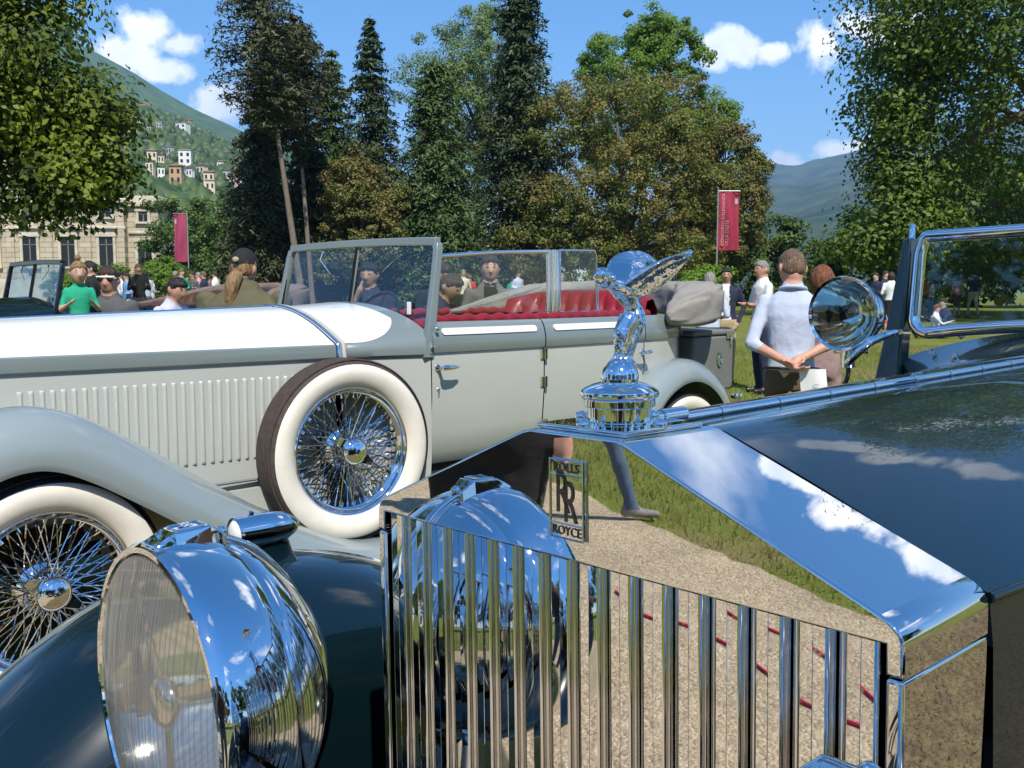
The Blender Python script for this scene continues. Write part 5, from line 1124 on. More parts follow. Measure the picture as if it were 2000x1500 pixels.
def villa():
    X0, X1, XW, Y = -62.0, -32.0, -29.4, 80.0; zb = gz(0, 60) - 0.2
    V = empty('villa', (X1, Y, zb)); tag(V, 'pale stone villa with tall dark windows half hidden by the plane tree', 'building')
    L = lambda x, y, z: (x - X1, y - Y, z - zb)
    def bx(name, x0, x1, y0, y1, z0, z1, m, par=V, bev=0.0):
        mb = MB(); a = L(x0, y0, z0); b = L(x1, y1, z1); mb.box([(p + q) / 2 for p, q in zip(a, b)], [abs(q - p) for p, q in zip(a, b)]); o = mb.build(name, m, par, smooth=False)
        return bevelled(o, bev, 1) if bev else o
    XU = -37.2; bx('wall', X0, X1, Y, Y + 4, zb, 8.45, STONE); bx('upper_wall', X0, XU, Y + 0.01, Y + 4, 8.851, 15.5, STONE); bx('wing_wall', X1 + 0.01, XW, Y + 0.5, Y + 6, zb, 8.2, STONE)
    bx('cornice', X1 + 0.02, XW + 0.35, Y + 0.1, Y + 6.3, 8.2, 8.55, TRIM, bev=0.08); bx('attic', X1 + 0.05, XW - 0.1, Y + 0.6, Y + 5, 8.56, 9.15, TRIM, bev=0.05)
    bx('cornice', X0, X1 + 0.3, Y - 0.5, Y + 4.3, 8.45, 8.85, TRIM, bev=0.1); bx('cornice', X0, XU + 0.6, Y - 0.8, Y + 4.6, 15.5, 16.2, TRIM, bev=0.15)
    bx('string_course', X0, X1 + 0.1, Y - 0.18, Y - 0.002, 6.35, 6.6, TRIM, bev=0.04); bx('string_course', X1 + 0.12, XW + 0.1, Y + 0.32, Y + 0.498, 6.0, 6.22, TRIM, bev=0.04)
    bx('plinth', X0, X1 + 0.12, Y - 0.2, Y - 0.003, zb, 2.2, TRIM)
    mb = MB(); h = 2.5
    mb.add([L(X0, Y - 0.8, 16.2), L(XU + 0.6, Y - 0.8, 16.2), L(XU + 0.6, Y + 4.6, 16.2), L(X0, Y + 4.6, 16.2), L(X0 + 6, Y + 2, 16.2 + h), L(XU - 6, Y + 2, 16.2 + h)], [(0, 1, 5, 4), (1, 2, 5), (2, 3, 4, 5), (3, 0, 4)]); mb.build('roof', mat('slate', (0.08, 0.07, 0.065), 0.8), V, smooth=False)
    def window(xc, z0, z1, w, yf, ped=False):
        f = obj('window', None, V)
        d = 0.16
        bx('jamb', xc - w / 2 - 0.22, xc - w / 2, yf - d, yf - 0.002, z0, z1, TRIM, f); bx('jamb', xc + w / 2, xc + w / 2 + 0.22, yf - d, yf - 0.002, z0, z1, TRIM, f)
        bx('lintel', xc - w / 2 - 0.28, xc + w / 2 + 0.28, yf - d - 0.06, yf - 0.002, z1, z1 + 0.24, TRIM, f); bx('sill', xc - w / 2 - 0.28, xc + w / 2 + 0.28, yf - d - 0.1, yf - 0.002, z0 - 0.16, z0, TRIM, f)
        bx('pane', xc - w / 2, xc + w / 2, yf - 0.03, yf - 0.012, z0, z1, PANE, f); bx('mullion', xc - 0.05, xc + 0.05, yf - 0.07, yf - 0.031, z0, z1, WFRAME, f); bx('transom', xc - w / 2, xc + w / 2, yf - 0.07, yf - 0.0311, z0 + (z1 - z0) * 0.72, z0 + (z1 - z0) * 0.72 + 0.07, WFRAME, f)
        if ped:
            bx('hood', xc - w / 2 - 0.45, xc + w / 2 + 0.45, yf - 0.42, yf - 0.002, z1 + 0.62, z1 + 0.8, TRIM, f, 0.04); bx('frieze', xc - w / 2 - 0.2, xc + w / 2 + 0.2, yf - 0.2, yf - 0.002, z1 + 0.24, z1 + 0.62, TRIM, f)
            mb = MB(); pts = [(xc + 0.62 * math.cos(a), z1 + 0.80 + 0.42 * math.sin(a)) for a in [R(180 - 15 * k) for k in range(13)]]
            mb.loft([[L(x, yf - 0.3, z) for x, z in pts], [L(x, yf - 0.003, z) for x, z in pts]]); mb.build('arched_pediment', TRIM, f, 30)
    for k in range(9):
        xc = -33.55 - 3.17 * k
        window(xc, 3.3, 5.75, 1.15, Y, True); window(xc, 7.35, 8.2, 1.0, Y); 
        if xc < XU - 1: window(xc, 9.7, 12.0, 1.15, Y + 0.01, True)
        bx('pilaster', xc - 1.585 - 0.32, xc - 1.585 + 0.32, Y - 0.12, Y - 0.001, 2.25, 8.40, STONE)
    bx('pilaster', X1 - 0.55, X1, Y - 0.14, Y - 0.001, 2.25, 8.40, STONE, bev=0.02)
    window(-30.55, 3.3, 5.35, 1.15, Y + 0.5); window(-30.6, 7.0, 7.85, 0.75, Y + 0.5)
villa()

def balustrade():
    x0, x1, y = -28.9, -24.2, 74.0; zb = gz(0, 60) - 0.1
    B = empty('balustrade', (x0, y, zb)); tag(B, 'stone terrace balustrade with urn at its end beside the villa', 'balustrade')
    mb = MB(); mb.box(((x1 - x0) / 2, 0, 0.8), (x1 - x0, 0.5, 1.7)); mb.build('terrace_wall', STONE, B, smooth=False)
    mb = MB(); mb.box(((x1 - x0) / 2, 0, 2.66), (x1 - x0, 0.42, 0.16)); bevelled(mb.build('rail', TRIM, B, smooth=False), 0.03, 1)
    mb = MB(); mb.lathe([(0.10, 1.65), (0.10, 1.75), (0.06, 1.82), (0.12, 2.05), (0.10, 2.2), (0.05, 2.42), (0.09, 2.5), (0.10, 2.58)], 12); b0 = mb.build('baluster', TRIM, B, 50)
    n = 15
    for i in range(n):
        o = b0 if i == 0 else obj('baluster', b0.data, B); o.location.x = 0.25 + (x1 - x0 - 0.5) * i / (n - 1)
    mb = MB(); mb.box((x1 - x0 + 0.35, 0, 1.4), (0.7, 0.7, 2.8)); bevelled(mb.build('end_pier', TRIM, B, smooth=False), 0.05, 1)
    mb = MB(); mb.lathe([(0.22, 2.8), (0.12, 2.95), (0.18, 3.1), (0.36, 3.4), (0.40, 3.65), (0.33, 3.75), (0.38, 3.82), (0, 3.9)], 20, Matrix.Translation((x1 - x0 + 0.35, 0, 0))); mb.build('urn', TRIM, B, 45)
balustrade()

REDCLOTH = mat('red_banner_cloth', (0.34, 0.022, 0.055), 0.75, noise_amt=0.15, noise_scale=2); PINKCLOTH = mat('faded_banner_cloth', (0.36, 0.045, 0.105), 0.8, noise_amt=0.15, noise_scale=2); METAL = mat('galvanised_pole', (0.42, 0.42, 0.40), 0.4, metal=0.6)
LETTER = mat('banner_lettering', (0.62, 0.36, 0.38), 0.8)
def banner(x, y, ztop, h, w, cloth, label, flip=1, amp=0.09, letters=True):
    z0 = gz(x, y); B = empty('banner', (x, y, z0)); tag(B, label, 'banner')
    mb = MB(); mb.tube([(0, 0, -0.3), (0, 0, ztop - z0 + 0.18)], [0.05, 0.035], 10); mb.tube([(0, 0, ztop - z0 + 0.02), (flip * (w + 0.05), 0, ztop - z0 + 0.02)], 0.018, 6); mb.build('pole', METAL, B, 50)
    def yy(u, v): return amp * (math.sin(u * 7.5 + v * 1.3) * (0.3 + u)) + 0.05 * math.sin(v * 6 + u * 3)
    def P(u, v): return (flip * (0.06 + w * u * (1 - 0.05 * math.sin(v * 3))) + 0.05 * (1 - v) * 0, yy(u, v), ztop - z0 - h * (1 - v) - 0.06 * u * math.sin(v * 2))
    rows = [[P(i / 20, j / 30) for i in range(21)] for j in range(31)]
    mb = MB(); mb.loft(rows, closed=False); cl = mb.build('cloth', cloth, B, 80)
    if letters:
        for body, u0, v0, v1 in (("CONCORSO D'ELEGANZA", 0.20, 0.08, 0.97), ("VILLA D'ESTE", 0.40, 0.08, 0.52)):
            me = text_mesh(body, 1.0, 0.0); xs = [v.co.x for v in me.vertices]; ys = [v.co.y for v in me.vertices]; a, b = min(xs), max(xs); c, d = min(ys), max(ys)
            bm = bmesh.new(); bm.from_mesh(me); bmesh.ops.triangulate(bm, faces=bm.faces)
            for _ in range(1): bmesh.ops.subdivide_edges(bm, edges=[e for e in bm.edges if e.calc_length() > 0.12], cuts=1)
            for v in bm.verts:
                t = (v.co.x - a) / (b - a); r = (v.co.y - c) / (d - c); vv = v0 + (v1 - v0) * t; uu = u0 + 0.07 - 0.14 * r
                q = Vector(P(uu, vv)); v.co = q + Vector((0, -0.012, 0))
            bm.to_mesh(me); bm.free(); me.materials.append(LETTER); obj('lettering', me, cl)
    mb = MB(); e = [P(0.78 + 0.16 * i / 4, 0.90 - 0.09 * j / 4) for j in range(5) for i in range(5)]
    mb.add([(q[0], q[1] - 0.015, q[2]) for q in e], [(j * 5 + i, j * 5 + i + 1, j * 5 + i + 6, j * 5 + i + 5) for j in range(4) for i in range(4)]); mb.build('emblem', mat('banner_emblem', (0.35, 0.38, 0.45), 0.7), cl)
banner(9.55, 45.0, 5.93, 2.70, 0.98, REDCLOTH, 'crimson banner with pale vertical lettering on a pole by the evergreen oak')
banner(-20.45, 61.0, 6.15, 3.0, 0.85, PINKCLOTH, 'faded magenta banner on a pole near the villa balustrade', flip=-1, letters=False)

# ---------------------------------------------------------------- hills
def hill_mat(name, a, b, c, s1, s2, bump):
    m = bpy.data.materials.new(name); m.use_nodes = True; nt = m.node_tree; p = nt.nodes['Principled BSDF']; tc = nt.nodes.new('ShaderNodeTexCoord')
    def nz(s, d): n = nt.nodes.new('ShaderNodeTexNoise'); n.inputs['Scale'].default_value = s; n.inputs['Detail'].default_value = d; nt.links.new(tc.outputs['Object'], n.inputs['Vector']); return n.outputs['Fac']
    def mx(f, lo, hi, x, y):
        r = nt.nodes.new('ShaderNodeMapRange'); r.inputs[1].default_value = lo; r.inputs[2].default_value = hi; nt.links.new(f, r.inputs[0])
        q = nt.nodes.new('ShaderNodeMixRGB'); nt.links.new(r.outputs[0], q.inputs[0])
        for i, v in ((1, x), (2, y)):
            if isinstance(v, tuple): q.inputs[i].default_value = (*v, 1)
            else: nt.links.new(v, q.inputs[i])
        return q.outputs[0]
    g = mx(nz(s2, 8), 0.35, 0.65, a, b); g = mx(nz(s1, 6), 0.55, 0.75, g, c)
    nt.links.new(g, p.inputs['Base Color']); p.inputs['Roughness'].default_value = 1.0; setin(p, 'Specular IOR Level', 0.0)
    bp = nt.nodes.new('ShaderNodeBump'); bp.inputs['Strength'].default_value = 1.0; bp.inputs['Distance'].default_value = bump; nt.links.new(nz(s2, 8), bp.inputs['Height']); nt.links.new(bp.outputs[0], p.inputs['Normal'])
    return m
def terrain(name, label, ridge, d0, d1, power, m, nz_amp, nz_s, back=1.25, nx=120, ny=70):
    """slope rising from distance d0 to a ridge at d1; ridge: bearing -> elevation (both as tangents*1870)"""
    bx_ = [p[0] for p in ridge]; el = [p[1] for p in ridge]; fn = {}
    def zf(b, d):
        s = (d - d0) / (d1 - d0); zr = (565 - np.interp(b, bx_, el)) / 1870 * d1
        if s <= 1: z = zr * max(s, 0) ** power
        else: z = zr * (1 - (s - 1) * 1.6)
        x = (b - 1000) / 1870 * d
        return z + nz_amp * min(1, max(s, 0) * 3) * (1 if s < 0.97 else 0.35) * noise.fractal(Vector((x * nz_s, d * nz_s, 3.1)), 1.0, 2.0, 5)
    B = np.linspace(bx_[0], bx_[-1], nx); D = np.concatenate([np.linspace(d0, d1, ny), np.linspace(d1 * 1.01, d1 * back, 8)])
    V = [((b - 1000) / 1870 * d, d, zf(b, d) - 1.5 * (d == d0)) for d in D for b in B]
    F = [(j * nx + i, j * nx + i + 1, (j + 1) * nx + i + 1, (j + 1) * nx + i) for j in range(len(D) - 1) for i in range(nx - 1)]
    o = mesh_np(name, V, F, m, smooth=True); tag(o, label, kind='structure'); return zf
H_NEAR = hill_mat('terraced_hill', (0.060, 0.095, 0.026), (0.13, 0.155, 0.05), (0.21, 0.19, 0.11), 0.02, 0.09, 2.0)
H_FAR = hill_mat('wooded_mountain', (0.035, 0.075, 0.020), (0.075, 0.125, 0.036), (0.09, 0.12, 0.05), 0.004, 0.022, 9.0)
H_BLUE = hill_mat('distant_mountain', (0.020, 0.045, 0.020), (0.060, 0.085, 0.038), (0.11, 0.10, 0.06), 0.0015, 0.010, 30.0)
zn = terrain('hill', 'terraced hillside with houses behind the villa', [(-700, 120), (-200, 160), (100, 190), (270, 213), (340, 232), (400, 262), (450, 284), (490, 300), (600, 332), (760, 378), (950, 420)], 140, 800, 1.15, H_NEAR, 5, 0.02)
terrain('mountain', 'green mountain ridge behind the hillside village', [(-700, -160), (-200, -60), (0, 20), (200, 112), (270, 150), (330, 186), (400, 222), (480, 262), (560, 288), (650, 305), (760, 335), (950, 390)], 700, 2300, 1.0, H_FAR, 14, 0.006)
terrain('mountain', 'blue wooded mountain beyond the lawn', [(1150, 470), (1300, 420), (1400, 375), (1490, 338), (1550, 331), (1582, 316), (1612, 307), (1650, 300), (1690, 291), (1760, 270), (1850, 245), (2000, 235), (2300, 280), (2700, 330)], 900, 5000, 1.0, H_BLUE, 60, 0.0016)

def solve(b, el, zf, d0, d1):
    best = None
    for d in np.linspace(d0, d1, 260):
        e = zf(b, d) - (1.42 + (565 - el) / 1870 * d)
        if e > 0: return d
    return d1
PL = {'white': (0.78, 0.76, 0.70), 'cream': (0.68, 0.58, 0.40), 'orange': (0.52, 0.33, 0.18), 'yellow': (0.58, 0.44, 0.20), 'grey': (0.42, 0.42, 0.41), 'pink': (0.62, 0.42, 0.36)}
WALLM = {k: mat('plaster_' + k, v, 0.9, noise_amt=0.12, noise_scale=0.6) for k, v in PL.items()}
ROOFM = mat('terracotta', (0.36, 0.175, 0.105), 0.9, noise_amt=0.35, noise_scale=1.2); ROOFD = mat('brown_tile', (0.20, 0.095, 0.065), 0.9, noise_amt=0.3, noise_scale=1.2); FLATR = mat('flat_roof', (0.30, 0.29, 0.27), 0.9)
def house(b, el, wpx, col_, roof, lbl, storeys=2, rot=0.0):
    d = solve(b, el, zn, 150, 800); x = (b - 1000) / 1870 * d; z = zn(b, d); w = 0.72 * wpx / 1870 * d; dp = w * 0.75; h = 2.9 * storeys; k = max(1.0, w / 9.0)
    Hs = empty('hillside_house', (x, d, z - 1.0), (0, 0, rot)); tag(Hs, lbl, 'house', 'houses on the terraced hillside')
    mb = MB(); mb.box((0, 0, h / 2), (w, dp, h + 2)); mb.build('wall', WALLM[col_], Hs, smooth=False); h += 1
    if roof:
        e = 0.5; mb = MB(); mb.add([(-w / 2 - e, -dp / 2 - e, h), (w / 2 + e, -dp / 2 - e, h), (w / 2 + e, dp / 2 + e, h), (-w / 2 - e, dp / 2 + e, h), (-w / 4, 0, h + w * 0.17), (w / 4, 0, h + w * 0.17)], [(0, 1, 5, 4), (1, 2, 5), (2, 3, 4, 5), (3, 0, 4), (0, 3, 2, 1)]); mb.build('roof', roof, Hs, smooth=False)
    else:
        mb = MB(); mb.box((0, 0, h + 0.15), (w + 0.6, dp + 0.6, 0.3)); mb.build('roof', FLATR, Hs, smooth=False)
    n = max(2, int(w / 3))
    for s in range(storeys):
        for i in range(n):
            mb = MB(); mb.box((-w / 2 + w * (i + 0.5) / n, -dp / 2 - 0.03, 2.0 + 2.9 * s), (w / n * 0.42, 0.08, 1.5)); mb.build('window', PANE, Hs, smooth=False)
hl = [(302, 228, 24, 'orange', ROOFM, 'orange house under the ridge of the hill'), (286, 256, 18, 'cream', ROOFM, 0), (274, 282, 22, 'yellow', ROOFM, 'yellow house at the upper edge of the village'), (326, 266, 15, 'grey', None, 'pale grey flat-roofed house high on the hill'), (371, 275, 30, 'white', None, 'long white modern house high on the hill'), (384, 253, 12, 'orange', ROOFM, 'small orange house among trees near the hill crest'),
      (304, 273, 14, 'grey', ROOFD, 'grey house with brown roof high on the hill'), (310, 328, 24, 'cream', ROOFM, 0), (328, 335, 16, 'cream', ROOFD, 0), (374, 339, 32, 'white', None, 'white modern house with wide dark window halfway up'), (362, 359, 24, 'white', ROOFM, 'white house with bright terracotta roof'), (382, 363, 18, 'white', ROOFD, 'white house with brown roof in the village'),
      (405, 356, 24, 'cream', ROOFD, 0), (418, 371, 26, 'cream', ROOFM, 0), (356, 378, 32, 'orange', ROOFM, 'wide orange house low on the hill'), (326, 363, 18, 'white', ROOFD, 'white house with brown roof in the village'), (420, 389, 24, 'cream', None, 'cream flat-roofed block low on the hill'), (472, 394, 36, 'pink', ROOFD, 'pinkish apartment block at the foot of the hill'),
      (452, 366, 18, 'grey', ROOFD, 'grey house with brown roof at the foot of the hill'), (456, 323, 20, 'cream', ROOFD, 0), (306, 352, 20, 'cream', ROOFD, 0), (440, 345, 16, 'white', ROOFM, 0), (395, 325, 14, 'cream', ROOFM, 0), (345, 318, 16, 'grey', None, 'grey flat-roofed house on the middle terraces'), (480, 372, 20, 'cream', ROOFM, 0)]
for i, (b, e, w, c, r, l) in enumerate(hl):
    house(b, e, w, c, r, l or ('small cream house with %s roof among the terraces' % ('terracotta' if r is ROOFM else 'brown tiled') if c == 'cream' else 'small white house with terracotta roof among the terraces'), 2 if w < 30 else 3, random.uniform(-0.5, 0.5))
def forest():
    import itertools
    bm = bmesh.new(); bmesh.ops.create_icosphere(bm, subdivisions=1, radius=1.0); T = np.array([v.co[:] for v in bm.verts]); FI = np.array([[v.index for v in f.verts] for f in bm.faces]); bm.free()
    r = np.random.default_rng(5); VS = []; FS = []; n = 0
    for k in range(3600):
        b = r.uniform(180, 620); d = r.uniform(200, 810)
        x = (b - 1000) / 1870 * d; z = zn(b, d); s = r.uniform(1.6, 4.2)
        if noise.noise(Vector((x * 0.012, d * 0.012, 1.0))) < -0.10 and r.uniform() < 0.8: continue
        rad = 1 + 0.32 * r.normal(size=(len(T), 1)).clip(-1, 1); VS.append(T * rad * np.array((s, s, s * r.uniform(0.8, 1.5))) + np.array((x, d, z + s * 0.4))); FS.append(FI + n); n += len(T)
    o = mesh_np('woodland', np.concatenate(VS), np.concatenate(FS), leaf_shader('far_woodland', (0.030, 0.062, 0.016), (0.085, 0.125, 0.030), 0.0), smooth=False); tag(o, 'trees and scrub covering the terraced hillside', 'woodland', kind='stuff')
forest()
# ---------------------------------------------------------------- people
SKIN = mat('skin', (0.58, 0.35, 0.25), 0.55, noise_amt=0.12, noise_scale=30); SKIN2 = mat('tanned_skin', (0.42, 0.23, 0.15), 0.55, noise_amt=0.12, noise_scale=30); SKIN3 = mat('ruddy_skin', (0.55, 0.29, 0.20), 0.55, noise_amt=0.15, noise_scale=30)
FEAT = mat('eye_and_brow', (0.06, 0.035, 0.028), 0.5); LIPS = mat('lips', (0.44, 0.20, 0.155), 0.5)
def cloth(name, c, bump=0.45): return mat('cloth_' + name, c, 0.88, noise_amt=0.10, noise_scale=5, bump=bump, bump_scale=7, bdist=0.04)
def hairm(name, c): return mat('hair_' + name, c, 0.5, noise_amt=0.6, noise_scale=26, bump=0.9, bump_scale=34, stretch=(3, 3, 0.5), bdist=0.02)
SHOE = mat('shoe_leather', (0.02, 0.017, 0.015), 0.4)

def _capsule(p0, p1, r0, r1, seg=12):
    p0 = np.array(p0, float); p1 = np.array(p1, float); d = p1 - p0; L = np.linalg.norm(d)
    t = d / L if L > 1e-6 else np.array((0, 0, 1.0)); a = np.array((1, 0, 0)) if abs(t[0]) < 0.8 else np.array((0, 1, 0)); x = np.cross(t, a); x /= np.linalg.norm(x); y = np.cross(t, x)
    rings = []
    for k in (-80, -50, -20): q = R(k); rings.append((p0 + t * r0 * math.sin(q), r0 * math.cos(q)))
    for k in (20, 50, 80): q = R(k); rings.append((p1 + t * r1 * math.sin(q), r1 * math.cos(q)))
    V = []
    for c, r in rings:
        for j in range(seg): w = 2 * math.pi * j / seg; V.append(c + x * r * math.cos(w) + y * r * math.sin(w))
    F = [(i * seg + j, i * seg + (j + 1) % seg, (i + 1) * seg + (j + 1) % seg, (i + 1) * seg + j) for i in range(len(rings) - 1) for j in range(seg)]
    return V, F + [tuple(reversed(range(seg))), tuple(range((len(rings) - 1) * seg, len(rings) * seg))]
def _rings(R_, seg=20):
    V = []; 
    for c, rx, ry in R_:
        for j in range(seg): w = 2 * math.pi * j / seg; V.append(np.array(c) + np.array((rx * math.copysign(abs(math.cos(w)) ** 0.85, math.cos(w)), ry * math.copysign(abs(math.sin(w)) ** 0.85, math.sin(w)), 0)))
    n = len(R_); F = [(i * seg + j, i * seg + (j + 1) % seg, (i + 1) * seg + (j + 1) % seg, (i + 1) * seg + j) for i in range(n - 1) for j in range(seg)]
    return V, F + [tuple(reversed(range(seg))), tuple(range((n - 1) * seg, n * seg))]
def _ell(c, r, rot=None, su=14, sv=9):
    V = []; F = []
    for i in range(sv + 1):
        a = math.pi * i / sv
        for j in range(su): b = 2 * math.pi * j / su; V.append(Vector((r[0] * math.sin(a) * math.cos(b), r[1] * math.sin(a) * math.sin(b), r[2] * math.cos(a))))
    if rot is not None: V = [rot @ v for v in V]
    V = [np.array(v) + np.array(c) for v in V]
    for i in range(sv):
        for j in range(su): F.append((i * su + j, (i + 1) * su + j, (i + 1) * su + (j + 1) % su, i * su + (j + 1) % su))
    return V, F

def person(label, x, y, top, yaw=0.0, shirt=None, legs=None, skin=SKIN, hair=None, group=None, z0=None, H=None, arms='down', lean=0.0, nod=0.0, turn=0.0, sleeve=1.0, style='short', vox=0.022, female=False, stride=0.0, skirt=False,
           shorts=False, shoes=SHOE, open_jacket=None, sit=False, name='person', fingers=False, child=False, extras=(), build=1.0, L=None, Rr=None):
    """one figure; faces -Y at yaw 0. arms: preset or explicit L / Rr = (elbow, wrist) in body metres for a 1.75 m figure"""
    z0 = gz(x, y) if z0 is None else z0
    k = (top - z0) / 1.75 if H is None else H / 1.75
    root = empty(name, (x, y, z0), (0, 0, yaw)); tag(root, label, 'person', group)
    MA = [shirt, legs, skin, shoes, FEAT, LIPS, open_jacket or shirt]; prim = []      # (verts, faces) ; regions for colouring
    reg = []
    VV = []; FF = []
    def put(vf, m, seg=None):
        V, F = vf; o = len(VV); VV.extend([np.array(v) for v in V]); FF.extend([tuple(i + o for i in f) for f in F])
    def cap(p0, p1, r0, r1, m): put(_capsule(p0, p1, r0, r1), m); reg.append((np.array(p0, float), np.array(p1, float), r0, r1, m))
    b = build; hipz = 0.93
    # upper body frame: lean about the hips
    cl, sl = math.cos(lean), math.sin(lean)
    def U(p):
        px_, py_, pz_ = p; dz = pz_ - hipz; return np.array((px_, py_ * cl - dz * sl, hipz + dz * cl + py_ * sl))
    drop = 0.0
    if sit: drop = -0.80
    tor = [(0.84, .155, .108), (0.92, .168, .118), (1.00, .158, .115), (1.10, .146 if not female else .128, .108), (1.20, .158 if not female else .140, .114), (1.31, .182 if not female else .155, .122), (1.39, .178 if not female else .15, .112), (1.445, .135, .090), (1.485, .088, .076), (1.535, .062, .064)]
    V, F = _rings([((0, 0, z), rx * b, ry * b) for z, rx, ry in tor]); V = [U(v) for v in V]; put((V, F), 0)
    for z, rx, ry in tor[1:-2]: 
        reg.append((U((-rx * b + ry * b, 0, z)), U((rx * b - ry * b, 0, z)), ry * b, ry * b, 0 if z > 0.985 else 1))
    reg.append((U((0, 0, 1.49)), U((0, 0, 1.55)), 0.058, 0.056, 2))
    # head
    hc = np.array((0, -0.020, 1.635)); hm = Euler((nod, 0, turn)).to_matrix(); piv = np.array((0, 0.0, 1.55)); hsc = 1.42 if child else 1.0
    def Hd(p): return U(np.array(hm @ Vector((np.array(p) - piv) * hsc)) + piv - np.array((0, 0, 0.012)))
    def hel(c, r): V, F = _ell(c, r); put(([Hd(v) for v in V], F), 2); 
    hel(hc, (0.079, 0.097, 0.108)); hel((0, -0.048, 1.578), (0.055, 0.058, 0.050)); hel((0, -0.075, 1.60), (0.042, 0.035, 0.045)); hel((0, 0.022, 1.59), (0.058, 0.052, 0.070))
    V, F = _capsule((0, -0.104, 1.655), (0, -0.122, 1.612), 0.009, 0.0125, 8); put(([Hd(v) for v in V], F), 2)
    for s in (-1, 1): hel((s * 0.083, 0.005, 1.630), (0.012, 0.021, 0.033))
    reg.append((Hd((0, -0.03, 1.58)), Hd((0, -0.01, 1.66)), 0.085, 0.09, 2))
    # legs
    for s in (-1, 1):
        hip = np.array((s * 0.088 * b, 0.0, 0.90)); st = stride * s
        if sit: kn = np.array((s * 0.13, -0.42, 0.98)); an = np.array((s * 0.11, -0.70, 0.87)); toe = an + np.array((0, -0.10, 0.10))
        else:
            kn = np.array((s * 0.098, -0.015 - st * 0.34 - abs(st) * 0.05, 0.49 + abs(st) * 0.01)); an = np.array((s * 0.098, 0.03 - st * 0.62 + (0.08 if st < 0 else 0) * abs(st) * 3, 0.085 + (0.10 * abs(st) if st < 0 else 0))); toe = an + np.array((s * 0.02, -0.155, -0.045))
        lm = 1; wide = 1.12 if not shorts else 1.0
        cap(hip, kn, 0.088 * b, 0.062 * wide, lm); cap(kn, an, 0.060 * wide, 0.046 * wide, lm if not (shorts or skirt) else 2)
        if skirt: cap(hip * np.array((0.5, 1, 1)), np.array((s * 0.05, 0, 0.55)), 0.12, 0.13, 1)
        cap(an + np.array((0, 0.045, -0.035)), toe, 0.044, 0.036, 3)
    # arms
    pre = {'down': ((0.245, 0.03, 1.14), (0.26, -0.03, 0.90)), 'bent': ((0.25, 0.05, 1.15), (0.17, -0.22, 1.12)), 'behind': ((0.27, 0.10, 1.16), (0.05, 0.19, 1.00)), 'crossed': ((0.24, -0.05, 1.15), (-0.02, -0.21, 1.17)), 'chin': ((0.22, -0.10, 1.15), (0.06, -0.17, 1.44)), 'hold': ((0.24, -0.02, 1.14), (0.14, -0.26, 1.24)), 'front': ((0.22, -0.20, 1.20), (0.18, -0.42, 1.28)), 'pocket': ((0.27, 0.06, 1.16), (0.19, -0.03, 0.93)), 'hip': ((0.33, 0.06, 1.18), (0.19, -0.06, 1.04))}
    am = arms if isinstance(arms, (tuple, list)) else (arms, arms)
    for s, a, ex in ((-1, am[0], Rr), (1, am[1], L)):
        e, w = ex if ex else pre[a]
        sh = U((s * 0.178 * b, 0, 1.405)); el = U((s * e[0], e[1], e[2])); wr = U((s * w[0], w[1], w[2]))
        cap(sh, el, 0.058 * b, 0.047, 0 if sleeve > 0.0 else 2)
        if sleeve >= 1: cap(el, wr, 0.046, 0.036, 0)
        elif sleeve > 0.4:
            mid = el + (wr - el) * (sleeve - 0.4) ; cap(el, mid, 0.046, 0.042, 0); cap(mid, wr, 0.037, 0.028, 2)
        else:
            m2 = sh + (el - sh) * 0.7; reg.pop(); reg.append((sh, m2, 0.058, 0.05, 0)); reg.append((m2, el, 0.044, 0.04, 2)); cap(el, wr, 0.040, 0.028, 2)
        hd = (wr - el); hd = hd / np.linalg.norm(hd); palm = wr + hd * 0.055
        cap(wr, palm, 0.030, 0.034, 2)
        side = np.cross(hd, np.array((0, 0, 1.0))); side = side / (np.linalg.norm(side) + 1e-6); nrm = np.cross(side, hd)
        if fingers:
            for f in range(4):
                o = palm + side * (-0.030 + 0.020 * f) + hd * 0.02; ln = (0.066, 0.078, 0.072, 0.056)[f]; q = o + hd * ln * 0.5 + nrm * 0.010; cap(o, q, 0.0115, 0.010, 2); cap(q, q + hd * ln * 0.38 + nrm * 0.028, 0.010, 0.0085, 2)
            o = wr + hd * 0.02 + side * -0.03; q = o + (hd * 0.6 - side * 0.7) * 0.05; cap(o, q, 0.013, 0.011, 2); cap(q, q + hd * 0.03, 0.011, 0.009, 2)
        else: cap(palm, palm + hd * 0.075 + nrm * 0.015, 0.028, 0.016, 2)
    me = bpy.data.meshes.new('tmp'); me.from_pydata([tuple(v) for v in VV], [], FF); t = bpy.data.objects.new('tmp', me); col.objects.link(t)
    md = t.modifiers.new('r', 'REMESH'); md.mode = 'VOXEL'; md.voxel_size = vox / k if vox else 0.02; md.adaptivity = 0.0
    sm = t.modifiers.new('s', 'SMOOTH'); sm.factor = 0.5; sm.iterations = 2 if fingers else 3
    dg = bpy.context.evaluated_depsgraph_get(); ev = t.evaluated_get(dg); out = bpy.data.meshes.new_from_object(ev); bpy.data.objects.remove(t); bpy.data.meshes.remove(me)
    for m in MA: out.materials.append(m)
    n = len(out.vertices); co = np.empty(n * 3, np.float32); out.vertices.foreach_get('co', co); co = co.reshape(-1, 3)
    fc = np.empty(len(out.polygons) * 3, np.float32); out.polygons.foreach_get('center', fc); fc = fc.reshape(-1, 3)
    best = np.full(len(fc), 1e9); mi = np.zeros(len(fc), int)
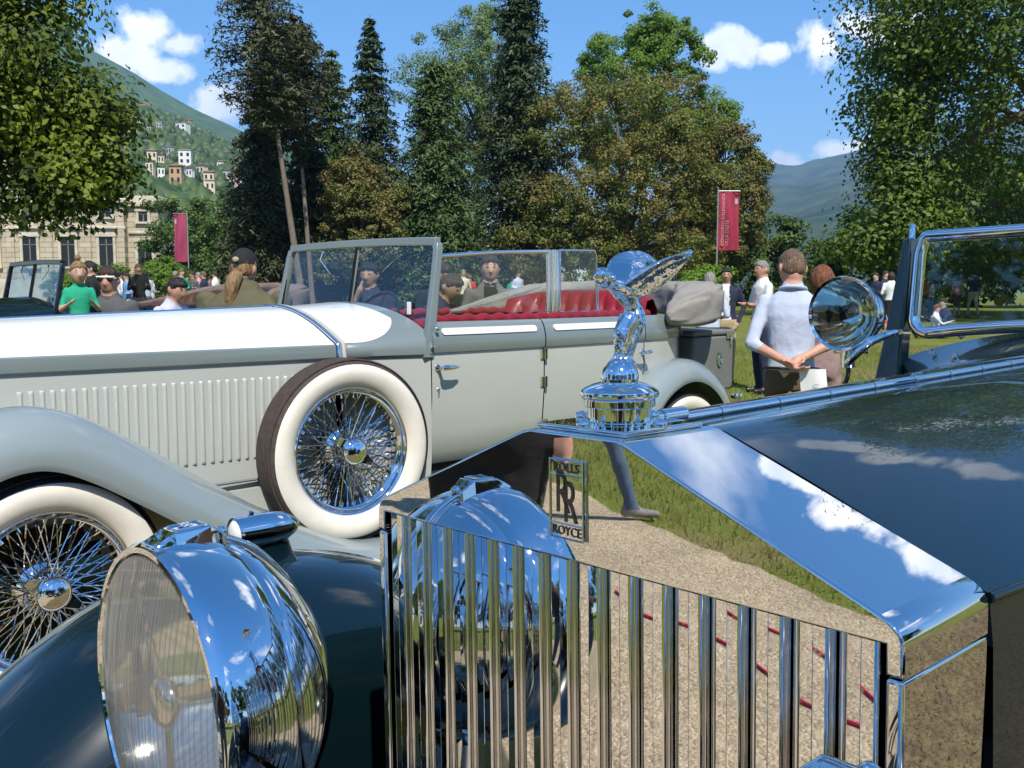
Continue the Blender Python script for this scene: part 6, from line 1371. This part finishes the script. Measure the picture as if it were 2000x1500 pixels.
    for p0, p1, r0, r1, m in reg:
        d = p1 - p0; LL = (d * d).sum() + 1e-9; tt = np.clip(((fc - p0) @ d) / LL, 0, 1); dist = np.linalg.norm(fc - (p0 + tt[:, None] * d), axis=1) - (r0 + (r1 - r0) * tt)
        k_ = dist < best; best[k_] = dist[k_]; mi[k_] = m
    # collar line, face
    inv = lambda P: P
    hd0 = np.array([Hd((sx * 0.030, -0.100, 1.652)) for sx in (-1, 1)]); mouth = Hd((0, -0.102, 1.575))
    hp = np.array(Hd((0, -0.02, 1.63)))
    for e in hd0:
        q = np.linalg.norm((fc - e) * np.array((1, 1, 1.5)), axis=1) < 0.0135; mi[q] = 4
        e2 = e + np.array((0, 0, 0.026)); q = (np.linalg.norm((fc - e2) * np.array((0.7, 1, 2.2)), axis=1) < 0.014); mi[q] = 4
    q = np.linalg.norm((fc - mouth) * np.array((0.65, 1, 1.8)), axis=1) < 0.015; mi[q] = 5
    if open_jacket is not None:       # jacket worn open over the shirt
        q = (mi == 0) & ((np.abs(fc[:, 0]) > 0.055 + 0.10 * np.clip(1.2 - fc[:, 2], 0, 1)) | (fc[:, 1] > 0.02)); mi[q] = 6
    # cloth folds
    amp = np.where(np.isin(mi, (0, 1, 6)), 0.007, 0.0); va = np.zeros(n)
    lo = np.empty(len(out.loops), np.int32); out.loops.foreach_get('vertex_index', lo)
    tot = np.empty(len(out.polygons), np.int32); out.polygons.foreach_get('loop_total', tot); va[lo] = np.repeat(amp, tot)
    nm = np.empty(n * 3, np.float32); out.vertices.foreach_get('normal', nm); nm = nm.reshape(-1, 3)
    sd = (x * 3.1 + y) % 17
    ph = 0.6 - 1.3 * np.abs(np.sin(co[:, 2] * 13 + 2.2 * np.sin(co[:, 0] * 9 + sd) + 8 * co[:, 0] + 1.5 * np.sin(co[:, 1] * 13))) ** 0.55 * 0.6 - 0.7 * np.abs(np.sin(co[:, 0] * 17 - co[:, 2] * 7 + 1.6 * np.sin(co[:, 2] * 11 + sd))) ** 0.6 * 0.6
    co = co + nm * (va * ph)[:, None]
    out.vertices.foreach_set('co', (co * k + np.array((0, 0, drop * k))).astype(np.float32).ravel()); out.polygons.foreach_set('material_index', mi.astype(np.int32)); out.polygons.foreach_set('use_smooth', np.ones(len(fc), bool)); out.update()
    body = obj('body', out, root)
    # hair: a shell that dips under the skin where the face is
    if hair is not None:
        V, F = _ell((0, 0, 0), (1, 1, 1), su=36, sv=24); P = []
        for v in V:
            vx, vy, vz = v
            if style in ('bob', 'long'): line = float(np.interp(vy, (-1, -0.55, -0.25, 0.0, 1), (0.50, 0.40, -0.55, -0.9, -1.0)))
            else: line = float(np.interp(vy, (-1, -0.6, -0.25, 0.15, 0.5, 1), (0.56, 0.42, 0.12, -0.08, -0.42, -0.60)))
            line += 0.10 * noise.noise(Vector((vx * 6 + sd, vy * 3, 0)))
            fk = min(1, max(0, (line - vz) / 0.16 + 0.5))
            vol = 1.075 + 0.085 * noise.noise(Vector((vx * 4 + sd, vy * 4, vz * 3))) + 0.06 * noise.noise(Vector((vx * 12 + sd, vy * 12, vz * 5))) + (0.06 if vz > 0.4 and style == 'short' else 0)
            if style in ('bob', 'long'): vol += 0.16 * (1 if vz < 0.3 else 0.5)
            g = vol * (1 - fk) + 0.84 * fk
            ext = 1.25 if (style in ('bob', 'long') and vz < 0) else 1.0
            P.append(Hd(np.array((0.080 * vx * g, 0.099 * vy * g, 0.109 * vz * g * ext)) + hc) * k + np.array((0, 0, drop * k)))
        mb = MB().add([tuple(p) for p in P], F); ho = mb.build('hair', hair, root, 80)
        if style == 'pony':
            mb = MB(); pts = [Hd(p) * k for p in ((0.0, 0.075, 1.60), (0.015, 0.115, 1.55), (0.03, 0.125, 1.47), (0.035, 0.12, 1.38), (0.04, 0.125, 1.31))]; mb.tube(catmull(pts, 4), [0.038 * k * f for f in (1, 1.1, 1.2, 1.25, 1.25, 1.25, 1.2, 1.15, 1.1, 1, .95, .9, .85, .75, .6, .4, .2)], 12); mb.build('ponytail', hair, ho, 80)
        if style == 'bun':
            mb = MB(); V, F = _ell(Hd((0, 0.02, 1.775)) * k, (0.045 * k, 0.045 * k, 0.045 * k)); mb.add(V, F); mb.build('hair_bun', hair, ho, 80)
    for ex in extras:
        if ex[0] == 'glasses':
            gl = obj('sunglasses', None, root)
            for s in (-1, 1):
                mb = MB(); V, F = _ell((s * 0.036, -0.106, 1.652), (0.030, 0.010, 0.021)); mb.add([tuple(Hd(v) * k) for v in V], F); mb.build('lens', BLACK, gl, 70)
                mb = MB(); mb.tube([Hd((s * 0.066, -0.095, 1.658)) * k, Hd((s * 0.082, 0.0, 1.655)) * k], 0.005 * k, 6); mb.build('temple', ex[1], gl)
            mb = MB(); mb.tube([Hd((q * 0.072, -0.112 + 0.02 * q * q, 1.670)) * k for q in (-1, -0.5, 0, 0.5, 1)], 0.009 * k, 6); mb.build('brow_bar', ex[1], gl)
        if ex[0] == 'cap':
            cp = obj('baseball_cap', None, root); mb = MB(); V, F = _ell((0, 0, 0), (1, 1, 1), su=24, sv=14)
            P = [Hd(np.array((0.086 * v[0], 0.108 * v[1], 0.118 * max(v[2], 0.12))) + hc + np.array((0, 0.0, 0.015))) * k for v in V]; mb.add([tuple(p) for p in P], F); mb.build('crown', ex[1], cp, 60)
            mb = MB(); rows = [[Hd((0.078 * math.sin(a) * (1 if q == 0 else 1.0), -0.105 * math.cos(a) - 0.02 - q * 0.075 * math.cos(a) , 1.665 - q * 0.018)) * k for a in [R(-70 + 14 * i) for i in range(11)]] for q in (0, 0.5, 1)]; mb.loft(rows, closed=False); mb.build('peak', ex[1], cp, 60)
            mb = MB(); V, F = _ell(Hd((0, 0.108, 1.69)) * k, (0.022 * k, 0.006 * k, 0.017 * k)); mb.add(V, F); mb.build('embroidery', ex[2], cp, 60)
        if ex[0] == 'strap':
            mb = MB(); a, b_ = (1, -1) if ex[2] > 0 else (-1, 1)
            pts = [(a * 0.11, 0.02, 1.475), (a * 0.10, 0.115, 1.40), (a * 0.03, 0.150, 1.28), (b_ * 0.06, 0.150, 1.12), (b_ * 0.13, 0.125, 1.0)] if ex[3] == 'back' else [(a * 0.10, 0.02, 1.475), (a * 0.09, -0.10, 1.42), (a * 0.02, -0.142, 1.28), (b_ * 0.06, -0.140, 1.12), (b_ * 0.15, -0.10, 1.0)]
            mb.tube(catmull([U(p) * k for p in pts], 4), 0.017 * k, 6, flat=0.4); mb.build('strap', ex[1], root, 60)
        if ex[0] == 'bag':
            mb = MB(); V, F = _ell(U((ex[2], -0.02, 0.98)) * k, (0.09 * k, 0.17 * k, 0.15 * k)); mb.add([tuple(v) for v in V], F); bg = mb.build('shoulder_bag', ex[1], root, 60)
            mb = MB(); mb.tube([U((ex[2] * 0.9, 0, 1.1)) * k, U((ex[2] * 0.65, 0, 1.46)) * k], 0.012 * k, 6); mb.build('bag_strap', ex[1], bg)
        if ex[0] == 'collar':
            mb = MB(); mb.tube([U((0.080 * math.cos(a), 0.010 + 0.078 * math.sin(a), 1.482 + 0.016 * math.sin(a))) * k for a in [2 * math.pi * i / 20 for i in range(20)]], 0.013 * k, 7, closed=True); mb.build('collar', ex[1], root, 60)
        if ex[0] == 'belt':
            mb = MB(); mb.tube([U((0.168 * b * math.cos(a), 0.120 * b * math.sin(a), 0.985)) * k for a in [2 * math.pi * i / 28 for i in range(28)]], 0.016 * k, 6, closed=True, flat=0.6); mb.build('belt', ex[1], root, 60)
    return root, k, Hd, U

C = {n: cloth(n, c) for n, c in dict(white=(0.72, 0.72, 0.72), paleblue=(0.46, 0.52, 0.64), lavender=(0.50, 0.51, 0.66), navy=(0.018, 0.022, 0.055), black=(0.010, 0.010, 0.011), charcoal=(0.045, 0.046, 0.050), greypolo=(0.085, 0.088, 0.092), olive=(0.098, 0.092, 0.048), taupe=(0.13, 0.12, 0.105), khaki=(0.44, 0.36, 0.21), brown=(0.105, 0.070, 0.038), green=(0.015, 0.36, 0.20), pink=(0.56, 0.16, 0.20), magenta=(0.45, 0.02, 0.20), red=(0.50, 0.025, 0.04), denim=(0.075, 0.12, 0.19), mauve=(0.30, 0.20, 0.19), sky=(0.16, 0.30, 0.56), rose=(0.52, 0.28, 0.27), cream=(0.62, 0.58, 0.46)).items()}
HB = hairm('dark', (0.018, 0.012, 0.010)); HBR = hairm('brown', (0.060, 0.032, 0.018)); HG = hairm('grey', (0.34, 0.32, 0.29)); HBL = hairm('blond', (0.36, 0.22, 0.10)); HR = hairm('auburn', (0.24, 0.075, 0.022)); HS = hairm('sandy', (0.20, 0.12, 0.065))
NB = 0.018
# group behind the touring car's bonnet
father, kf, Hf, Uf = person('man in white framed sunglasses and grey polo holding a small child', px(218, 7.4), 7.4, 1.605, 0.10, C['greypolo'], C['denim'], SKIN3, HBR, sleeve=0.3, nod=0.08, vox=0.013, arms=('hold', 'down'), extras=(('glasses', WHITE), ('strap', C['black'], -1, 'front'), ('collar', C['charcoal'])), Rr=((0.27, -0.05, 1.16), (0.30, -0.24, 1.12)))
child, *_ = person('small child in green shirt with blond hair bun carried on an arm', px(158, 7.2), 7.2, 1.60, 0.55, C['green'], C['magenta'], SKIN, HBL, H=0.93, z0=0.665, sleeve=0.3, style='bun', vox=0.014, nod=0.12, arms='hold', name='child', child=True, build=0.92)
person('man in pale lavender shirt with dark hair leaning in profile', px(322, 8.0), 8.0, 1.545, R(68), C['lavender'], C['navy'], SKIN3, HB, lean=0.20, nod=0.12, vox=0.014, arms='front', sleeve=0.7, extras=(('strap', C['red'], 1, 'back'),))
person('long haired man in olive shirt and black cap seen from behind', px(478, 5.9), 5.9, 1.668, R(180 - 8), C['olive'], C['charcoal'], SKIN3, HBL, style='pony', sleeve=0.3, vox=0.013, build=1.42, arms='bent', extras=(('cap', C['black'], C['khaki']), ('strap', C['black'], 1, 'back')))
person('man in navy polo with hand at his chin seen through the windscreen', px(724, 8.3), 8.3, 1.66, R(-10), C['navy'], C['khaki'], SKIN2, HB, sleeve=0.3, vox=0.014, arms=('chin', 'hold'), nod=0.1)
person('man in dark hooded jacket bending beside the touring car', px(822, 7.6), 7.6, 1.62, R(60), C['navy'], C['denim'], SKIN2, HBR, lean=0.45, vox=0.015, arms='front', extras=(('collar', C['navy']),))
person('man in black jacket behind the windscreen post', px(852, 9.0), 9.0, 1.70, R(30), C['black'], C['charcoal'], SKIN2, HB, lean=0.15, nod=0.3, vox=0.015, arms='hold')
person('dark haired young man in open grey jacket looking into the touring car', px(957, 8.0), 8.0, 1.715, R(6), C['black'], C['denim'], SKIN3, HBR, open_jacket=C['taupe'], nod=0.06, vox=0.013, arms='hold', extras=(('collar', C['taupe']),))
# group on the lawn by the luggage trunk
person('grey haired man in pale blue shirt seen from behind', px(1384, 11.0), 11.0, 1.62, R(165), C['paleblue'], C['denim'], SKIN3, HG, sleeve=0.7, vox=0.016, arms='bent', extras=(('belt', C['black']),))
person('man in navy blazer white shirt and beige trousers facing the cars', px(1416, 12.2), 12.2, 1.70, R(-12), C['white'], C['khaki'], SKIN2, HB, open_jacket=C['navy'], vox=0.016, arms='pocket')
person('grey haired man in white shirt and navy trousers with crossed arms', px(1487, 11.4), 11.4, 1.765, R(-78), C['white'], C['navy'], SKIN3, HG, vox=0.016, arms='crossed', sleeve=0.7, extras=(('belt', C['black']),))
pb, kb, Hb, Ub = person('man in pale blue shirt and brown trousers with hands clasped behind him', px(1546, 5.8), 5.8, 1.675, R(180 - 16), C['paleblue'], C['brown'], SKIN3, HS, vox=0.0095, sleeve=0.62, fingers=True, Rr=((0.245, 0.075, 1.15), (0.075, 0.185, 1.055)), L=((0.245, 0.075, 1.14), (0.02, 0.205, 1.02)), extras=(('collar', C['paleblue']), ('belt', C['charcoal']), ('glasses', BLACK)), turn=0.35, nod=0.12, build=0.95, lean=0.07)
person('auburn haired woman beside the man in the blue shirt', px(1603, 7.0), 7.0, 1.61, R(165), C['mauve'], C['mauve'], SKIN, HR, style='bob', female=True, vox=0.015, arms='bent', sleeve=0.3, nod=0.25)
mb = MB(); w0 = Ub((-0.125, 0.235, 0.985)) * kb; rows = [[tuple(w0 + np.array((-0.075 + 0.15 * i / 4 - 0.03 * j / 5, 0.012 * math.sin(i * 0.9 + j * 0.4), -0.25 * j / 5))) for i in range(5)] for j in range(6)]
mb.loft(rows, closed=False); pp = mb.build('brochure', WHITE, None, 60); pp.location = pb.location; pp.rotation_euler = pb.rotation_euler; tag(pp, 'white printed brochure held behind the back of the man in blue', 'brochure')
me = text_mesh('C', 0.06, 0.0); me.materials.append(cloth('print', (0.30, 0.36, 0.38))); obj('printed_mark', me, pp, tuple(w0 + np.array((-0.02, 0.020, -0.11))), (R(90), 0, R(180)))
# far lawn on the right
FAR = 'strollers on the far lawn'
person('man in dark suit talking on the far lawn', px(1707, 25), 25, 1.86, R(-60), C['navy'], C['navy'], SKIN, HBR, vox=0.03, arms='bent'); person('second dark suited man facing the woman in white', px(1724, 26), 26, 1.92, R(40), C['navy'], C['charcoal'], SKIN, HBR, vox=0.03)
person('woman in white blouse and dark skirt with her back turned', px(1737, 23), 23, 1.84, R(170), C['white'], C['black'], SKIN, HBR, style='bob', female=True, skirt=True, vox=0.03, arms='bent')
person('person in red top walking on the far lawn', px(1806, 36), 36, 1.83, R(80), C['red'], C['charcoal'], SKIN, HB, vox=0.035, stride=0.35); person('person in blue top beside the red one', px(1816, 37), 37, 1.72, R(80), C['paleblue'], C['denim'], SKIN, HB, vox=0.035)
person('woman in rose top with large cream shoulder bag', px(1866, 36), 36, 1.95, R(190), C['rose'], C['brown'], SKIN, HB, style='bob', female=True, vox=0.035, skirt=True, extras=(('bag', C['cream'], -0.26),)); person('man in navy jacket and khaki trousers walking away', px(1897, 35.5), 35.5, 2.12, R(175), C['navy'], C['khaki'], SKIN, HB, vox=0.035, stride=0.3)
person('person in dark clothes sitting on the grass', px(1840, 22), 22, 1.10, R(-70), C['navy'], C['charcoal'], SKIN, HBR, vox=0.03, sit=True, H=1.70, arms='front'); person('child in white sitting against the person on the grass', px(1826, 21.8), 21.8, 1.0, R(60), C['white'], C['denim'], SKIN, HR, vox=0.03, sit=True, H=1.45, arms='front')
# crowd in front of the villa
rc = random.Random(9); cols = ['white', 'sky', 'pink', 'black', 'paleblue', 'cream', 'red', 'green', 'lavender', 'greypolo', 'rose', 'navy', 'taupe']; used = {}
spots = [(238, 27), (252, 24), (262, 30), (275, 22), (288, 27), (300, 34), (346, 30), (358, 26), (368, 33), (380, 28), (392, 31), (402, 26), (412, 34), (424, 30), (350, 38), (386, 37), (184, 13), (560, 33), (905, 30), (918, 34), (1000, 36), (1012, 33), (1096, 34)]
for i, (b, d) in enumerate(spots):
    c = cols[i % len(cols)]; l = ('denim', 'khaki', 'navy', 'charcoal')[i % 4]; where = 'on the lawn below the villa' if b < 450 else 'on the lawn beyond the touring car'
    lb = f'distant spectator in {c if c not in ("greypolo", "sky", "paleblue") else {"greypolo": "grey", "sky": "bright blue", "paleblue": "pale blue"}[c]} top and {l} trousers {where}'
    person(lb, px(b, d), d, gz(0, d) + rc.uniform(1.5, 1.72), rc.uniform(0, 6.28), C[c], C[l], SKIN if i % 3 else SKIN2, (HB, HBR, HG, HS)[i % 4], vox=0.035 if d > 15 else 0.02, group='spectators on the lawn', arms=('down', 'bent', 'pocket', 'hold')[i % 4], female=i % 3 == 0)
# spectators in front of the blue car (seen in its polished radiator)
person('walking person in blue jeans and grey top on the gravel drive', -5.10, 1.12, 1.74, R(-12), C['greypolo'], C['denim'], SKIN, HBR, vox=0.028, stride=0.75, z0=0.005, shoes=mat('grey_trainer', (0.22, 0.20, 0.18), 0.7))
person('person in black coat standing on the gravel before the cars', -2.35, 1.20, 1.84, R(95), C['black'], C['black'], SKIN3, HB, vox=0.028, z0=0.005, arms='down', build=1.35, skirt=True); person('person in black holding something up on the gravel drive', -3.3, 2.25, 1.74, R(75), C['black'], C['charcoal'], SKIN3, HB, vox=0.028, z0=0.005, arms='hold', sleeve=0.6, build=1.15)
mb = MB(); mb.tube(catmull([(-3.6 + 0.3 * i, 0.55 - 0.16 * i + 0.06 * math.sin(i * 2.1), 0.012) for i in range(9)], 5), 0.007, 6); tag(mb.build('ribbon', cloth('ribbon', (0.55, 0.02, 0.06)), None), 'red ribbon lying on the gravel drive', 'ribbon')
# red folding chair by the far group
ch = empty('folding_chair', G(px(1722, 20.5), 20.5), (0, 0, R(35))); tag(ch, 'red canvas folding chair on the far lawn beside the women', 'chair')
mb = MB(); mb.box((0, 0, 0.42), (0.5, 0.42, 0.03)); mb.build('seat', C['red'], ch); mb = MB(); mb.box((0, 0.23, 0.70), (0.5, 0.03, 0.42), rot=(R(-12), 0, 0)); mb.build('backrest', C['red'], ch)
for sx in (-1, 1):
    for a, b in ((-0.2, 0.26), (0.26, -0.2)): mb = MB(); mb.tube([(sx * 0.25, a, 0.0), (sx * 0.25, b, 0.46 if b < 0 else 0.9)], 0.014, 6); mb.build('leg', METAL, ch)

# the photographer
person('person in dark clothes holding up a phone before the radiator', 0.02, -0.40, 1.74, R(180), C['charcoal'], C['denim'], SKIN3, HB, vox=0.018, z0=0.005, L=((0.24, -0.16, 1.20), (0.10, -0.30, 1.38)), Rr=((0.24, -0.16, 1.20), (0.10, -0.30, 1.38)), sleeve=0.3)
mb = MB(); mb.box((0, -0.035, 1.42), (0.14, 0.008, 0.07)); tag(bevelled(mb.build('phone', BLACK, None, smooth=False), 0.003, 2), 'black phone held up before the radiator', 'phone')
# ---------------------------------------------------------------- neighbouring car in the row
def neighbour():
    t = copy_tree(TC)
    recolour(t, {'ivory_paint': BLUEPAINT, 'slate_grey_paint': BLUEPAINT, 'pale_grey_paint': BLUEPAINT, 'blue_grey_paint': BLUEPAINT, 'scuttle_two_tone': BLUEPAINT, 'whitewall': RUBBER, 'dusty_tread': RUBBER, 'grey_canvas': mat('brown_canvas', (0.19, 0.135, 0.115), 0.9, noise_amt=0.2, noise_scale=10), 'red_leather': mat('brown_leather', (0.07, 0.03, 0.015), 0.45)})
    for c in list(t.children):
        if c.name.startswith('side_window'):
            for g in list(c.children): bpy.data.objects.remove(g)
            bpy.data.objects.remove(c)
    for c in t.children:
        if c.name.startswith('windscreen'):
            for g in c.children:
                if g.type == 'MESH': g.data = g.data.copy(); g.data.materials[0] = DARKGLASS if g.name.startswith('pane') else BLACK
    t.location = (-5.56, 7.20, 0.0)
    tag(t, 'dark blue open touring car with brown folded hood parked behind the spectators', 'car', 'touring cars parked in the row')
    t['group'] = 'touring cars parked in the row'
neighbour()
# ---------------------------------------------------------------- air
def haze():
    mb = MB(); mb.box((0, 0, 519), (13600, 13600, 1042)); o = mb.build('haze', [], smooth=False); o.data.materials.clear()
    m = bpy.data.materials.new('valley_air'); m.use_nodes = True; nt = m.node_tree; nt.nodes.clear()
    out = nt.nodes.new('ShaderNodeOutputMaterial'); v = nt.nodes.new('ShaderNodeVolumePrincipled')
    v.inputs['Color'].default_value = (0.40, 0.64, 1.0, 1); v.inputs['Density'].default_value = 0.00017; v.inputs['Anisotropy'].default_value = 0.0
    nt.links.new(v.outputs[0], out.inputs['Volume']); o.data.materials.append(m); tag(o, 'thin blue valley haze', 'haze', kind='stuff')
haze()
